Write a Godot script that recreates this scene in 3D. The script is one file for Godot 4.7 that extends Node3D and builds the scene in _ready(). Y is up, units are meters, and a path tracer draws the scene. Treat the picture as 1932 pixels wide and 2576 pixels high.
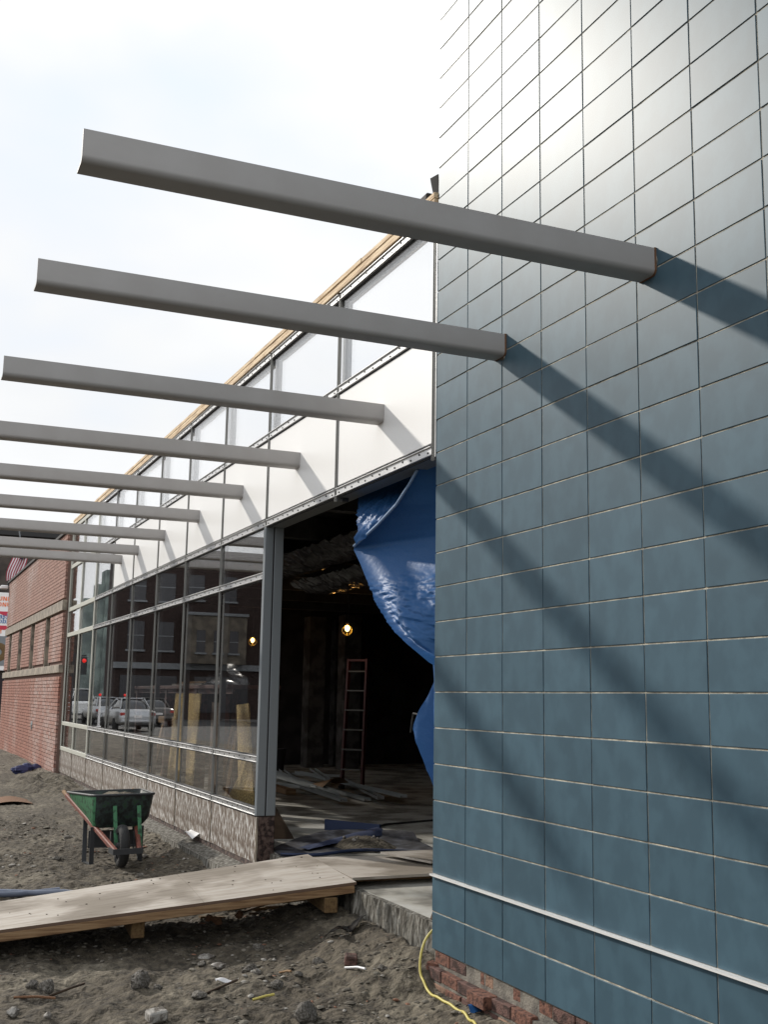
extends Node3D
# Building site: a blue tiled wall, a row of grey steel beams, a half-finished glass front and a dirt yard.

const SUN := Vector3(-0.449, 0.495, -0.744)   # towards the sun
const FLOOR_Y := 0.345                        # top of the slab inside the hall
var M := {}
var used := {}
var rng := RandomNumberGenerator.new()
var n1 := FastNoiseLite.new()
var n2 := FastNoiseLite.new()
var n3 := FastNoiseLite.new()

# ------------------------------------------------------------------ scene-tree helpers
func numbered(called: String, parent: Node) -> String:
	var key = str(parent.get_instance_id()) + "/" + called
	var k: int = used.get(key, 0)
	used[key] = k + 1
	return called if k == 0 else "%s_%03d" % [called, k]

func thing(called: String, label: String, category: String, at := Vector3.ZERO, group := "") -> Node3D:
	var o = Node3D.new()
	o.name = numbered(called, self)
	add_child(o, true)
	o.position = at
	tag(o, label, category, group)
	return o

func tag(o: Node, label: String, category: String, group := "") -> void:
	o.set_meta("label", label)
	o.set_meta("category", category)
	if group != "":
		o.set_meta("group", group)

func part(called: String, mesh: Mesh, m: Material, parent: Node, at := Vector3.ZERO) -> MeshInstance3D:
	var o = MeshInstance3D.new()
	o.name = numbered(called, parent)
	o.mesh = mesh
	o.material_override = m
	parent.add_child(o, true)
	o.position = at
	return o

func obj(called: String, st: SurfaceTool, m: Material, parent: Node, at := Vector3.ZERO) -> MeshInstance3D:
	return part(called, done(st), m, parent, at)

func structure(called: String, st: SurfaceTool, m: Material) -> MeshInstance3D:
	var o = obj(called, st, m, self)
	o.set_meta("kind", "structure")
	return o

# ------------------------------------------------------------------ mesh helpers
func mb() -> SurfaceTool:
	var st = SurfaceTool.new()
	st.begin(Mesh.PRIMITIVE_TRIANGLES)
	st.set_smooth_group(-1)
	return st

func done(st: SurfaceTool) -> ArrayMesh:
	st.generate_normals()
	return st.commit()

func poly(st: SurfaceTool, pts: Array, out: Vector3) -> void:
	var a: Vector3 = pts[0]
	var nrm = Vector3.ZERO
	for i in range(1, pts.size() - 1):
		var p: Vector3 = pts[i]
		var q: Vector3 = pts[i + 1]
		nrm += (q - a).cross(p - a)
	var flip = nrm.dot(out) < 0.0
	for i in range(1, pts.size() - 1):
		st.add_vertex(a)
		st.add_vertex(pts[i + 1] if flip else pts[i])
		st.add_vertex(pts[i] if flip else pts[i + 1])

func box(st: SurfaceTool, c: Vector3, s: Vector3, bev := 0.0, b := Basis.IDENTITY) -> void:
	var h = s * 0.5
	var d = bev
	if d <= 0.0:
		for ax in 3:
			for sg in [-1.0, 1.0]:
				var u = (ax + 1) % 3
				var v = (ax + 2) % 3
				var pts = []
				for k in [[-1, -1], [1, -1], [1, 1], [-1, 1]]:
					var p = Vector3.ZERO
					p[ax] = sg * h[ax]; p[u] = k[0] * h[u]; p[v] = k[1] * h[v]
					pts.append(c + b * p)
				var o = Vector3.ZERO
				o[ax] = sg
				poly(st, pts, b * o)
		return
	d = minf(d, minf(h.x, minf(h.y, h.z)) * 0.95)
	for ax in 3:
		var u = (ax + 1) % 3
		var v = (ax + 2) % 3
		for sg in [-1.0, 1.0]:
			var pts = []
			for k in [[-1, -1], [1, -1], [1, 1], [-1, 1]]:
				var p = Vector3.ZERO
				p[ax] = sg * h[ax]; p[u] = k[0] * (h[u] - d); p[v] = k[1] * (h[v] - d)
				pts.append(c + b * p)
			var o = Vector3.ZERO
			o[ax] = sg
			poly(st, pts, b * o)
		for su in [-1.0, 1.0]:
			for sv in [-1.0, 1.0]:
				var pts = []
				for k in [-1.0, 1.0]:
					var p = Vector3.ZERO
					p[ax] = k * (h[ax] - d); p[u] = su * h[u]; p[v] = sv * (h[v] - d)
					pts.append(c + b * p)
				for k in [1.0, -1.0]:
					var p = Vector3.ZERO
					p[ax] = k * (h[ax] - d); p[u] = su * (h[u] - d); p[v] = sv * h[v]
					pts.append(c + b * p)
				var o = Vector3.ZERO
				o[u] = su; o[v] = sv
				poly(st, pts, b * o)
	for sx in [-1.0, 1.0]:
		for sy in [-1.0, 1.0]:
			for sz in [-1.0, 1.0]:
				var g = Vector3(sx, sy, sz)
				var pts = []
				for ax in 3:
					var p = Vector3(h.x - d, h.y - d, h.z - d)
					p[ax] += d
					pts.append(c + b * (p * g))
				poly(st, pts, b * g)

func bar(st: SurfaceTool, a: Vector3, e: Vector3, w: float, t: float, up := Vector3.UP, bev := 0.0) -> void:
	# a box from a to e; w across, t along up
	var z = (e - a).normalized()
	var x = up.cross(z)
	if x.length() < 0.01:
		x = Vector3.RIGHT.cross(z)
	x = x.normalized()
	var y = z.cross(x)
	box(st, (a + e) * 0.5, Vector3(w, t, (e - a).length()), bev, Basis(x, y, z))

func bx(lo: Vector3, hi: Vector3, bev := 0.0) -> SurfaceTool:
	var st = mb()
	box(st, (lo + hi) * 0.5, hi - lo, bev)
	return st

var sgroup := 1
func tube(st: SurfaceTool, pts: Array, r: float, sides := 8, caps := true) -> void:
	sgroup += 1
	var rings = []
	var ref = Vector3.UP
	for i in pts.size():
		var p: Vector3 = pts[i]
		var t: Vector3 = (pts[mini(i + 1, pts.size() - 1)] - pts[maxi(i - 1, 0)]).normalized()
		if absf(t.dot(ref)) > 0.95:
			ref = Vector3.RIGHT if absf(t.x) < 0.9 else Vector3.BACK
		var x = ref.cross(t).normalized()
		var y = t.cross(x)
		ref = y
		var ring = []
		for k in sides:
			var a = TAU * k / sides
			ring.append(p + (x * cos(a) + y * sin(a)) * r)
		rings.append(ring)
	st.set_smooth_group(sgroup)
	for i in pts.size() - 1:
		for k in sides:
			var k2 = (k + 1) % sides
			var q = [rings[i][k], rings[i][k2], rings[i + 1][k2], rings[i + 1][k]]
			poly(st, q, (q[0] + q[1] + q[2] + q[3]) * 0.25 - (pts[i] + pts[i + 1]) * 0.5)
	st.set_smooth_group(-1)
	if caps:
		poly(st, rings[0], pts[0] - pts[1])
		poly(st, rings[-1], pts[-1] - pts[-2])

func lathe(st: SurfaceTool, prof: Array, xf: Transform3D, segs := 20) -> void:
	# prof: Vector2(radius, height along local y)
	sgroup += 1
	st.set_smooth_group(sgroup)
	for i in prof.size() - 1:
		for k in segs:
			var a = TAU * k / segs
			var e = TAU * (k + 1) / segs
			var p: Vector2 = prof[i]
			var q: Vector2 = prof[i + 1]
			var pts = [Vector3(p.x * cos(a), p.y, p.x * sin(a)), Vector3(p.x * cos(e), p.y, p.x * sin(e)), Vector3(q.x * cos(e), q.y, q.x * sin(e)), Vector3(q.x * cos(a), q.y, q.x * sin(a))]
			var mid = (a + e) * 0.5
			var dd = q - p
			var o = Vector3(dd.y * cos(mid), -dd.x, dd.y * sin(mid))
			var w = []
			for v in pts:
				w.append(xf * v)
			if p.x < 1e-5:
				w.remove_at(1)
			elif q.x < 1e-5:
				w.remove_at(3)
			poly(st, w, xf.basis * o)
	st.set_smooth_group(-1)

func prism(st: SurfaceTool, pts: Array, along: Vector3, smooth := false) -> void:
	# pts: a planar convex outline, swept by along
	var cen = Vector3.ZERO
	for p in pts:
		cen += p
	cen /= pts.size()
	poly(st, pts, -along)
	var far = []
	for p in pts:
		far.append(p + along)
	poly(st, far, along)
	if smooth:
		sgroup += 1
		st.set_smooth_group(sgroup)
	for i in pts.size():
		var j = (i + 1) % pts.size()
		poly(st, [pts[i], pts[j], far[j], far[i]], (pts[i] + pts[j]) * 0.5 - cen)
	st.set_smooth_group(-1)

func sheet(f: Callable, nu: int, nv: int, thick := Vector3.ZERO) -> SurfaceTool:
	# f(u, v) -> Vector3; a smooth surface, given a back when thick is set
	var st = SurfaceTool.new()
	st.begin(Mesh.PRIMITIVE_TRIANGLES)
	st.set_smooth_group(0)
	var g = []
	for j in nv + 1:
		var row = []
		for i in nu + 1:
			row.append(f.call(float(i) / nu, float(j) / nv))
		g.append(row)
	for j in nv:
		for i in nu:
			for v in [g[j][i], g[j][i + 1], g[j + 1][i + 1], g[j][i], g[j + 1][i + 1], g[j + 1][i]]:
				st.add_vertex(v)
	if thick != Vector3.ZERO:
		st.set_smooth_group(1)
		for j in nv:
			for i in nu:
				for v in [g[j][i], g[j + 1][i + 1], g[j][i + 1], g[j][i], g[j + 1][i], g[j + 1][i + 1]]:
					st.add_vertex(v + thick)
	return st

func ico(st: SurfaceTool, c: Vector3, r: Vector3, seed_: int, rough := 0.35, sub := 2, facet := true) -> void:
	var dirs = [Vector3.RIGHT, Vector3.LEFT, Vector3.UP, Vector3.DOWN, Vector3.BACK, Vector3.FORWARD]
	var tris = []
	for t in [[0, 2, 4], [4, 2, 1], [1, 2, 5], [5, 2, 0], [4, 3, 0], [1, 3, 4], [5, 3, 1], [0, 3, 5]]:
		tris.append([dirs[t[0]], dirs[t[1]], dirs[t[2]]])
	for s in sub:
		var nx = []
		for t in tris:
			var a: Vector3 = (t[0] + t[1]).normalized()
			var b: Vector3 = (t[1] + t[2]).normalized()
			var d: Vector3 = (t[2] + t[0]).normalized()
			nx.append_array([[t[0], a, d], [a, t[1], b], [d, b, t[2]], [a, b, d]])
		tris = nx
	var off = Vector3(seed_ * 7.31, seed_ * 3.17, seed_ * 1.73)
	if not facet:
		sgroup += 1
		st.set_smooth_group(sgroup)
	for t in tris:
		var w = []
		for v in t:
			var k = 1.0 + rough * (n1.get_noise_3dv(v * 60.0 + off * 40.0) + 0.5 * n1.get_noise_3dv(v * 170.0 + off * 11.0))
			# flatten against a few random cutting planes for a broken look
			for q in 4:
				var pl = Vector3(sin(seed_ * 2.1 + q * 1.7), sin(seed_ * 1.3 + q * 2.9), cos(seed_ * 0.7 + q * 4.1)).normalized()
				var dd: float = v.dot(pl) * k
				if dd > 0.72:
					k *= 0.72 / dd
			w.append(c + v * k * r)
		poly(st, w, (w[0] + w[1] + w[2]) / 3.0 - c)
	st.set_smooth_group(-1)

# ------------------------------------------------------------------ materials
func lin(r: float, g: float, b: float, a := 1.0) -> Color:
	var c = Color(r, g, b, a).linear_to_srgb()
	c.a = a
	return c

func gray(freq: float, seed_: int, type := FastNoiseLite.TYPE_SIMPLEX_SMOOTH, oct := 5, size := 512) -> NoiseTexture2D:
	return ramp(freq, seed_, [Color.BLACK, Color.WHITE], [0.0, 1.0], type, oct, size)

func ramp(freq: float, seed_: int, cols: Array, at: Array, type := FastNoiseLite.TYPE_SIMPLEX_SMOOTH, oct := 5, size := 512) -> NoiseTexture2D:
	var n = FastNoiseLite.new()
	n.noise_type = type
	n.seed = seed_
	n.frequency = freq
	n.fractal_octaves = oct
	n.fractal_gain = 0.55
	if type == FastNoiseLite.TYPE_CELLULAR:
		n.fractal_type = FastNoiseLite.FRACTAL_NONE
	var t = NoiseTexture2D.new()
	t.width = size
	t.height = size
	t.seamless = true
	t.noise = n
	var g = Gradient.new()
	g.offsets = PackedFloat32Array(at)
	g.colors = PackedColorArray(cols)
	t.color_ramp = g
	return t

func mat(col: Color, rough: float, o := {}) -> StandardMaterial3D:
	var m = StandardMaterial3D.new()
	m.albedo_color = col
	m.roughness = rough
	m.metallic = o.get("metal", 0.0)
	if o.has("spec"):
		m.metallic_specular = o.spec
	if o.has("tex"):
		m.albedo_texture = o.tex
	if o.has("bump"):
		m.heightmap_enabled = true
		m.heightmap_texture = o.bump
		m.heightmap_scale = o.get("relief", 1.0)
	if o.has("rtex"):
		m.roughness_texture = o.rtex
	if o.has("tex") or o.has("bump") or o.has("rtex"):
		m.uv1_triplanar = true
		m.uv1_world_triplanar = o.get("world", true)
		m.uv1_scale = o.scale if o.get("scale", 1.0) is Vector3 else Vector3.ONE * float(o.get("scale", 1.0))
		m.uv1_triplanar_sharpness = 4.0
	if o.has("detail"):
		m.detail_enabled = true
		m.detail_albedo = o.detail
		m.detail_blend_mode = BaseMaterial3D.BLEND_MODE_MUL
		m.detail_uv_layer = BaseMaterial3D.DETAIL_UV_2
		m.uv2_triplanar = true
		m.uv2_world_triplanar = true
		m.uv2_scale = Vector3.ONE * float(o.get("dscale", 0.2))
	if o.get("vcol", false):
		m.vertex_color_use_as_albedo = true
	return m

func glass(tint: Color, a: float, rough := 0.0) -> StandardMaterial3D:
	var m = StandardMaterial3D.new()
	m.transparency = BaseMaterial3D.TRANSPARENCY_ALPHA
	m.albedo_color = Color(tint.r, tint.g, tint.b, a)
	m.roughness = rough
	m.metallic_specular = 0.72
	return m

func make_materials() -> void:
	var fine = gray(0.05, 3, FastNoiseLite.TYPE_SIMPLEX_SMOOTH, 4)
	var mid = gray(0.012, 5, FastNoiseLite.TYPE_SIMPLEX_SMOOTH, 6)
	var lump = gray(0.02, 8, FastNoiseLite.TYPE_PERLIN, 5)
	var W = Color.WHITE
	var soft = ramp(0.008, 21, [Color(0.74, 0.74, 0.75), Color(1, 1, 1)], [0.25, 0.75])
	var blot = ramp(0.006, 22, [Color(0.6, 0.58, 0.56), Color(1, 1, 1)], [0.3, 0.62])
	var tilet = ramp(0.006, 23, [Color(0.93, 0.93, 0.935), Color(1, 1, 1)], [0.3, 0.7])
	var rgh = ramp(0.02, 31, [Color(0.9, 0.9, 0.9), Color(1, 1, 1)], [0.2, 0.8])
	# glazed block
	for k in 4:
		var t: float = [0.93, 1.0, 1.06, 0.97][k]
		M["tile%d" % k] = mat(lin(0.057 * t, 0.104 * t, 0.136 * t), 0.43, {"spec": 0.31, "tex": tilet, "scale": Vector3(1.6, 1.2, 1.6)})
	M.mortar = mat(lin(0.50, 0.46, 0.37), 0.95, {"tex": soft, "bump": fine, "relief": 0.3, "scale": 2.0})
	M.old_mortar = mat(lin(0.20, 0.18, 0.15), 0.95, {"tex": soft, "bump": fine, "relief": 0.4, "scale": 2.0})
	M.strip = mat(lin(0.8, 0.8, 0.79), 0.35, {"metal": 0.3})
	M.brick = mat(lin(0.165, 0.080, 0.058), 0.92, {"tex": ramp(0.02, 41, [Color(0.55, 0.5, 0.47), Color(0.95, 0.9, 0.86), Color(1.0, 0.97, 0.92)], [0.2, 0.5, 0.85]), "bump": fine, "relief": 0.4, "scale": 2.2})
	M.brick2 = mat(lin(0.24, 0.145, 0.098), 0.92, {"tex": blot, "bump": fine, "relief": 0.4, "scale": 2.7})
	M.brick3 = mat(lin(0.12, 0.062, 0.05), 0.92, {"tex": blot, "bump": fine, "relief": 0.4, "scale": 3.1})
	M.steel = mat(lin(0.385, 0.37, 0.36), 0.5, {"tex": ramp(0.006, 51, [Color(0.975, 0.972, 0.968), W], [0.3, 0.7]), "scale": 0.8})
	M.rust = mat(lin(0.16, 0.08, 0.04), 0.9, {"bump": fine, "relief": 0.3, "scale": 4.0})
	M.alu = mat(lin(0.62, 0.62, 0.62), 0.38, {"metal": 0.75, "rtex": rgh, "scale": 3.0})
	M.alu_dark = mat(lin(0.13, 0.14, 0.145), 0.45)
	M.rung = mat(lin(0.10, 0.10, 0.095), 0.5)
	M.frame_black = mat(lin(0.035, 0.037, 0.04), 0.5)
	M.alu_bar = mat(lin(0.20, 0.20, 0.19), 0.4, {"metal": 0.2})
	M.alu_grey = mat(lin(0.17, 0.19, 0.205), 0.42)
	M.cap = mat(lin(0.5, 0.5, 0.44), 0.45)
	M.gasket = mat(lin(0.015, 0.015, 0.017), 0.7)
	M.screw = mat(lin(0.05, 0.05, 0.05), 0.5)
	M.panel = mat(lin(0.78, 0.775, 0.765), 0.40)
	M.glass = glass(Color(0.02, 0.03, 0.028), 0.035)
	M.glass_clear = glass(Color(0.02, 0.03, 0.028), 0.006)
	M.glass_tint = glass(Color(0.02, 0.03, 0.028), 0.12)
	var wood_t = ramp(0.012, 71, [Color(0.66, 0.55, 0.43), Color(0.84, 0.74, 0.60), Color(0.92, 0.84, 0.71)], [0.2, 0.5, 0.85], FastNoiseLite.TYPE_SIMPLEX_SMOOTH, 6)
	M.timber = mat(Color(0.97, 0.97, 0.97), 0.8, {"tex": wood_t, "scale": Vector3(6, 6, 0.35), "bump": fine, "relief": 0.15})
	M.lumber = mat(Color(0.62, 0.56, 0.50), 0.85, {"tex": wood_t, "scale": Vector3(0.4, 7, 7), "bump": fine, "relief": 0.15})
	M.lumber_end = mat(Color(0.47, 0.42, 0.33), 0.85, {"tex": wood_t, "scale": 5.0})
	M.plywood = mat(Color(0.76, 0.765, 0.785), 0.85, {"tex": ramp(0.008, 73, [Color(0.78, 0.73, 0.66), Color(0.86, 0.815, 0.745), Color(0.9, 0.86, 0.80)], [0.12, 0.45, 0.85], FastNoiseLite.TYPE_SIMPLEX_SMOOTH, 6), "scale": Vector3(0.5, 1.0, 3.6), "bump": mid, "relief": 0.1, "detail": ramp(0.004, 74, [Color(0.72, 0.7, 0.67), W], [0.3, 0.65]), "dscale": 0.45})
	M.ply_edge = mat(lin(0.12, 0.075, 0.05), 0.9)
	M.ply_old = mat(lin(0.10, 0.065, 0.04), 0.9, {"tex": blot, "scale": 1.0})
	M.osb = mat(Color(0.72, 0.70, 0.62), 0.85, {"tex": ramp(0.06, 75, [Color(0.6, 0.48, 0.28), Color(0.9, 0.8, 0.55), Color(1, 0.93, 0.7)], [0.1, 0.5, 0.9], FastNoiseLite.TYPE_CELLULAR, 1), "scale": 1.4, "detail": ramp(0.004, 74, [Color(0.72, 0.7, 0.67), W], [0.3, 0.65]), "dscale": 0.8})
	M.redwood = mat(lin(0.075, 0.03, 0.022), 0.7, {"tex": blot, "scale": Vector3(3, 3, 0.5)})
	M.stone = mat(Color(0.42, 0.37, 0.35), 0.8, {"tex": ramp(0.02, 81, [Color(0.35, 0.28, 0.27), Color(0.72, 0.65, 0.62), Color(0.9, 0.86, 0.84)], [0.25, 0.5, 0.8]), "scale": 1.6, "bump": mid, "relief": 0.5})
	M.wrap = mat(Color(0.92, 0.92, 0.92), 0.42, {"tex": ramp(0.012, 83, [Color(0.38, 0.32, 0.28), Color(0.49, 0.44, 0.40), Color(0.62, 0.59, 0.56), Color(0.93, 0.93, 0.92)], [0.22, 0.42, 0.58, 0.82], FastNoiseLite.TYPE_SIMPLEX_SMOOTH, 6, 1024), "scale": Vector3(2.3, 0.7, 2.3)})
	M.concrete = mat(lin(0.27, 0.26, 0.235), 0.92, {"tex": ramp(0.008, 91, [Color(0.66, 0.64, 0.6), Color(0.9, 0.89, 0.86), W], [0.2, 0.5, 0.85]), "scale": 0.6, "bump": mid, "relief": 0.4})
	M.slab = mat(lin(0.42, 0.415, 0.385), 0.8, {"tex": ramp(0.006, 92, [Color(0.6, 0.59, 0.57), Color(0.88, 0.87, 0.85), W], [0.25, 0.5, 0.8]), "scale": 0.4, "bump": fine, "relief": 0.15})
	M.rough_con = mat(lin(0.23, 0.22, 0.195), 0.95, {"tex": ramp(0.012, 93, [Color(0.55, 0.53, 0.5), W], [0.25, 0.75]), "scale": Vector3(3, 1, 3), "bump": lump, "relief": 1.5})
	M.dirt = mat(Color(1, 1, 1), 0.97, {"tex": ramp(0.016, 101, [lin(0.056, 0.047, 0.034), lin(0.112, 0.095, 0.068), lin(0.162, 0.140, 0.103), lin(0.22, 0.193, 0.148)], [0.18, 0.45, 0.68, 0.92], FastNoiseLite.TYPE_SIMPLEX_SMOOTH, 6, 1024), "scale": 0.55, "bump": gray(0.03, 102, FastNoiseLite.TYPE_SIMPLEX_SMOOTH, 6, 1024), "relief": 1.6, "detail": ramp(0.006, 103, [Color(0.72, 0.7, 0.68), W], [0.3, 0.7]), "dscale": 0.31})
	M.pebble = mat(Color(1, 1, 1), 0.95, {"vcol": true})
	M.rock = mat(lin(0.20, 0.185, 0.165), 0.95, {"tex": ramp(0.03, 111, [Color(0.55, 0.53, 0.5), W], [0.25, 0.75]), "scale": 4.0, "bump": fine, "relief": 0.6})
	M.rock_pale = mat(lin(0.36, 0.34, 0.31), 0.95, {"tex": blot, "scale": 4.0, "bump": fine, "relief": 0.5})
	M.tarp_navy = mat(lin(0.025, 0.040, 0.095), 0.7)
	M.tarp = mat(lin(0.022, 0.088, 0.235), 0.50, {"spec": 0.33, "bump": ramp(0.03, 121, [Color.BLACK, W], [0.2, 0.8], FastNoiseLite.TYPE_SIMPLEX_SMOOTH, 4), "relief": 0.10, "scale": 1.3})
	M.tarp_dusty = mat(lin(0.105, 0.113, 0.135), 0.75, {"tex": ramp(0.01, 122, [Color(0.55, 0.55, 0.6), W], [0.3, 0.7]), "scale": 1.0, "detail": ramp(0.006, 103, [Color(0.72, 0.7, 0.68), W], [0.3, 0.7]), "dscale": 1.1})
	M.poly = mat(lin(0.16, 0.155, 0.145), 0.6, {"tex": blot, "scale": 0.8})
	M.black_plastic = mat(lin(0.007, 0.007, 0.008), 0.24)
	M.black = mat(lin(0.02, 0.02, 0.02), 0.8)
	M.rubber = mat(lin(0.02, 0.02, 0.02), 0.85, {"bump": fine, "relief": 0.2, "scale": 5.0})
	M.tray = mat(lin(0.024, 0.042, 0.040), 0.6, {"tex": ramp(0.012, 131, [Color(0.45, 0.42, 0.4), Color(0.9, 0.9, 0.9), Color(0.7, 1.0, 0.6)], [0.3, 0.6, 0.85]), "scale": 2.0})  # dark copy of the green: shade on the tray front put into the colour
	M.tray_green = mat(lin(0.035, 0.15, 0.065), 0.6, {"tex": ramp(0.01, 132, [Color(0.5, 0.5, 0.48), W], [0.25, 0.5]), "scale": 3.0})  # brighter green: painted sunlight on the tray's left side; plain paint on the braces
	M.handle = mat(lin(0.19, 0.055, 0.035), 0.7, {"tex": ramp(0.02, 133, [Color(0.75, 0.7, 0.65), W], [0.3, 0.6]), "scale": Vector3(6, 6, 1)})
	M.iron = mat(lin(0.035, 0.037, 0.04), 0.6, {"metal": 0.2})
	M.yellow = mat(lin(0.45, 0.38, 0.09), 0.5)
	M.hose = mat(lin(0.12, 0.14, 0.19), 0.5)
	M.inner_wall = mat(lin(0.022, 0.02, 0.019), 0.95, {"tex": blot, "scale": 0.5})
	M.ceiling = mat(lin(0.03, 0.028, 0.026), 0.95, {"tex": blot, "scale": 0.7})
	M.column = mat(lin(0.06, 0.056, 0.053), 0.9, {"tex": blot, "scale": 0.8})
	M.galv = mat(lin(0.30, 0.32, 0.32), 0.45, {"metal": 0.25, "rtex": rgh, "scale": 4.0})
	M.ladder_red = mat(lin(0.07, 0.012, 0.010), 0.5)
	M.face_brick = mat(Color(1, 1, 1), 0.9, {"vcol": true, "tex": ramp(0.02, 141, [Color(0.8, 0.78, 0.76), W], [0.3, 0.7]), "scale": 1.3})
	M.face_mortar = mat(lin(0.17, 0.105, 0.085), 0.95)
	M.band = mat(lin(0.33, 0.28, 0.22), 0.85, {"tex": soft, "scale": 1.0})
	M.window_dark = mat(lin(0.02, 0.02, 0.025), 0.15)
	M.brown = mat(lin(0.062, 0.05, 0.042), 0.9, {"tex": soft, "scale": 0.3})
	M.old_brick = mat(lin(0.034, 0.019, 0.016), 0.9, {"tex": ramp(0.02, 151, [Color(0.7, 0.66, 0.64), W], [0.3, 0.7]), "scale": 0.6})
	M.cream = mat(lin(0.13, 0.11, 0.085), 0.85, {"tex": soft, "scale": 0.3})
	M.tower = mat(lin(0.22, 0.27, 0.25), 0.8, {"tex": soft, "scale": 0.1})
	M.pale_trim = mat(lin(0.17, 0.18, 0.19), 0.8)
	M.asphalt = mat(lin(0.045, 0.045, 0.044), 0.9, {"tex": blot, "scale": 0.5, "bump": fine, "relief": 0.4})
	M.pavement = mat(lin(0.10, 0.095, 0.09), 0.9, {"tex": soft, "scale": 0.5})
	M.paint_white = mat(lin(0.7, 0.7, 0.68), 0.7)
	M.car_silver = mat(lin(0.42, 0.43, 0.44), 0.3, {"metal": 0.5})
	M.car_white = mat(lin(0.7, 0.7, 0.69), 0.3)
	M.car_dark = mat(lin(0.07, 0.065, 0.06), 0.3)
	M.car_glass = mat(lin(0.02, 0.022, 0.025), 0.06)
	M.tail = mat(lin(0.35, 0.02, 0.015), 0.3)
	M.sign_white = mat(lin(0.72, 0.7, 0.69), 0.6)
	M.sign_orange = mat(lin(0.75, 0.16, 0.04), 0.6)
	M.sign_red = mat(lin(0.45, 0.02, 0.05), 0.6)
	M.sign_blue = mat(lin(0.06, 0.14, 0.32), 0.6)
	M.flag_red = mat(lin(0.28, 0.03, 0.05), 0.8)
	M.flag_white = mat(lin(0.62, 0.58, 0.6), 0.8)
	M.flag_blue = mat(lin(0.03, 0.035, 0.1), 0.8)
	M.paper = mat(lin(0.75, 0.74, 0.74), 0.5)
	var bulb = mat(lin(1.0, 0.7, 0.3), 0.3)
	bulb.emission_enabled = true
	bulb.emission = lin(1.0, 0.55, 0.16)
	bulb.emission_energy_multiplier = 9.0
	M.bulb = bulb
	var red = mat(lin(0.6, 0.02, 0.02), 0.3)
	red.emission_enabled = true
	red.emission = lin(1.0, 0.03, 0.02)
	red.emission_energy_multiplier = 0.5
	M.signal_red = red

# ------------------------------------------------------------------ the ground's shape
func sm(a: float, b: float, x: float) -> float:
	return smoothstep(a, b, x)

func gh(x: float, z: float) -> float:
	var base = 0.06 * sm(-0.2, -4.0, z) + 0.09 * sm(-4.0, -15.0, z)
	var near = sm(-9.0, -5.0, x) * sm(-45.0, -30.0, z) * sm(14.0, 9.0, z)
	var rough = 0.045 * n1.get_noise_2d(x * 60.0, z * 60.0) + 0.028 * n1.get_noise_2d(x * 260.0 + 50.0, z * 200.0) + 0.016 * n2.get_noise_2d(x * 420.0, z * 330.0)
	rough += 0.016 * n2.get_noise_2d(x * 1000.0 + 9.0, z * 800.0) + 0.008 * absf(n2.get_noise_2d(x * 2100.0 + 90.0, z * 1700.0))
	# shallow wheel ruts along the yard
	rough -= 0.02 * exp(-pow((x + 1.9 + 0.15 * sin(z * 0.6)) / 0.14, 2.0)) + 0.016 * exp(-pow((x + 3.1 + 0.15 * sin(z * 0.6)) / 0.14, 2.0))
	var y = (base + rough) * near
	# soil banked against the slab, the brick footing and the kerb of the glass front
	y += 0.17 * sm(-0.55, 0.1, x) * sm(-2.4, -1.9, z) * sm(0.12, -0.06, z)
	y += 0.07 * sm(-0.4, 0.0, x) * sm(-0.05, 0.1, z)
	y += 0.07 * sm(-0.75, -0.12, x) * sm(-2.9, -3.6, z) * sm(-30.0, -20.0, z)
	if x > 0.10 and z < 0.1 and z > -29.0:
		y = -0.2
	if x > 0.06 and z >= 0.1 and z < 9.0:
		y = -0.2
	return y

func axis_steps(lo: float, hi: float, fine_lo: float, fine_hi: float, step: float, grow: float) -> Array:
	var out = []
	var v = fine_lo
	while v < fine_hi:
		out.append(v)
		v += step
	out.append(fine_hi)
	var s = step
	v = fine_hi
	while v < hi:
		s *= grow
		v = minf(v + s, hi)
		out.append(v)
	s = step
	v = fine_lo
	while v > lo:
		s *= grow
		v = maxf(v - s, lo)
		out.push_front(v)
	return out

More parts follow.
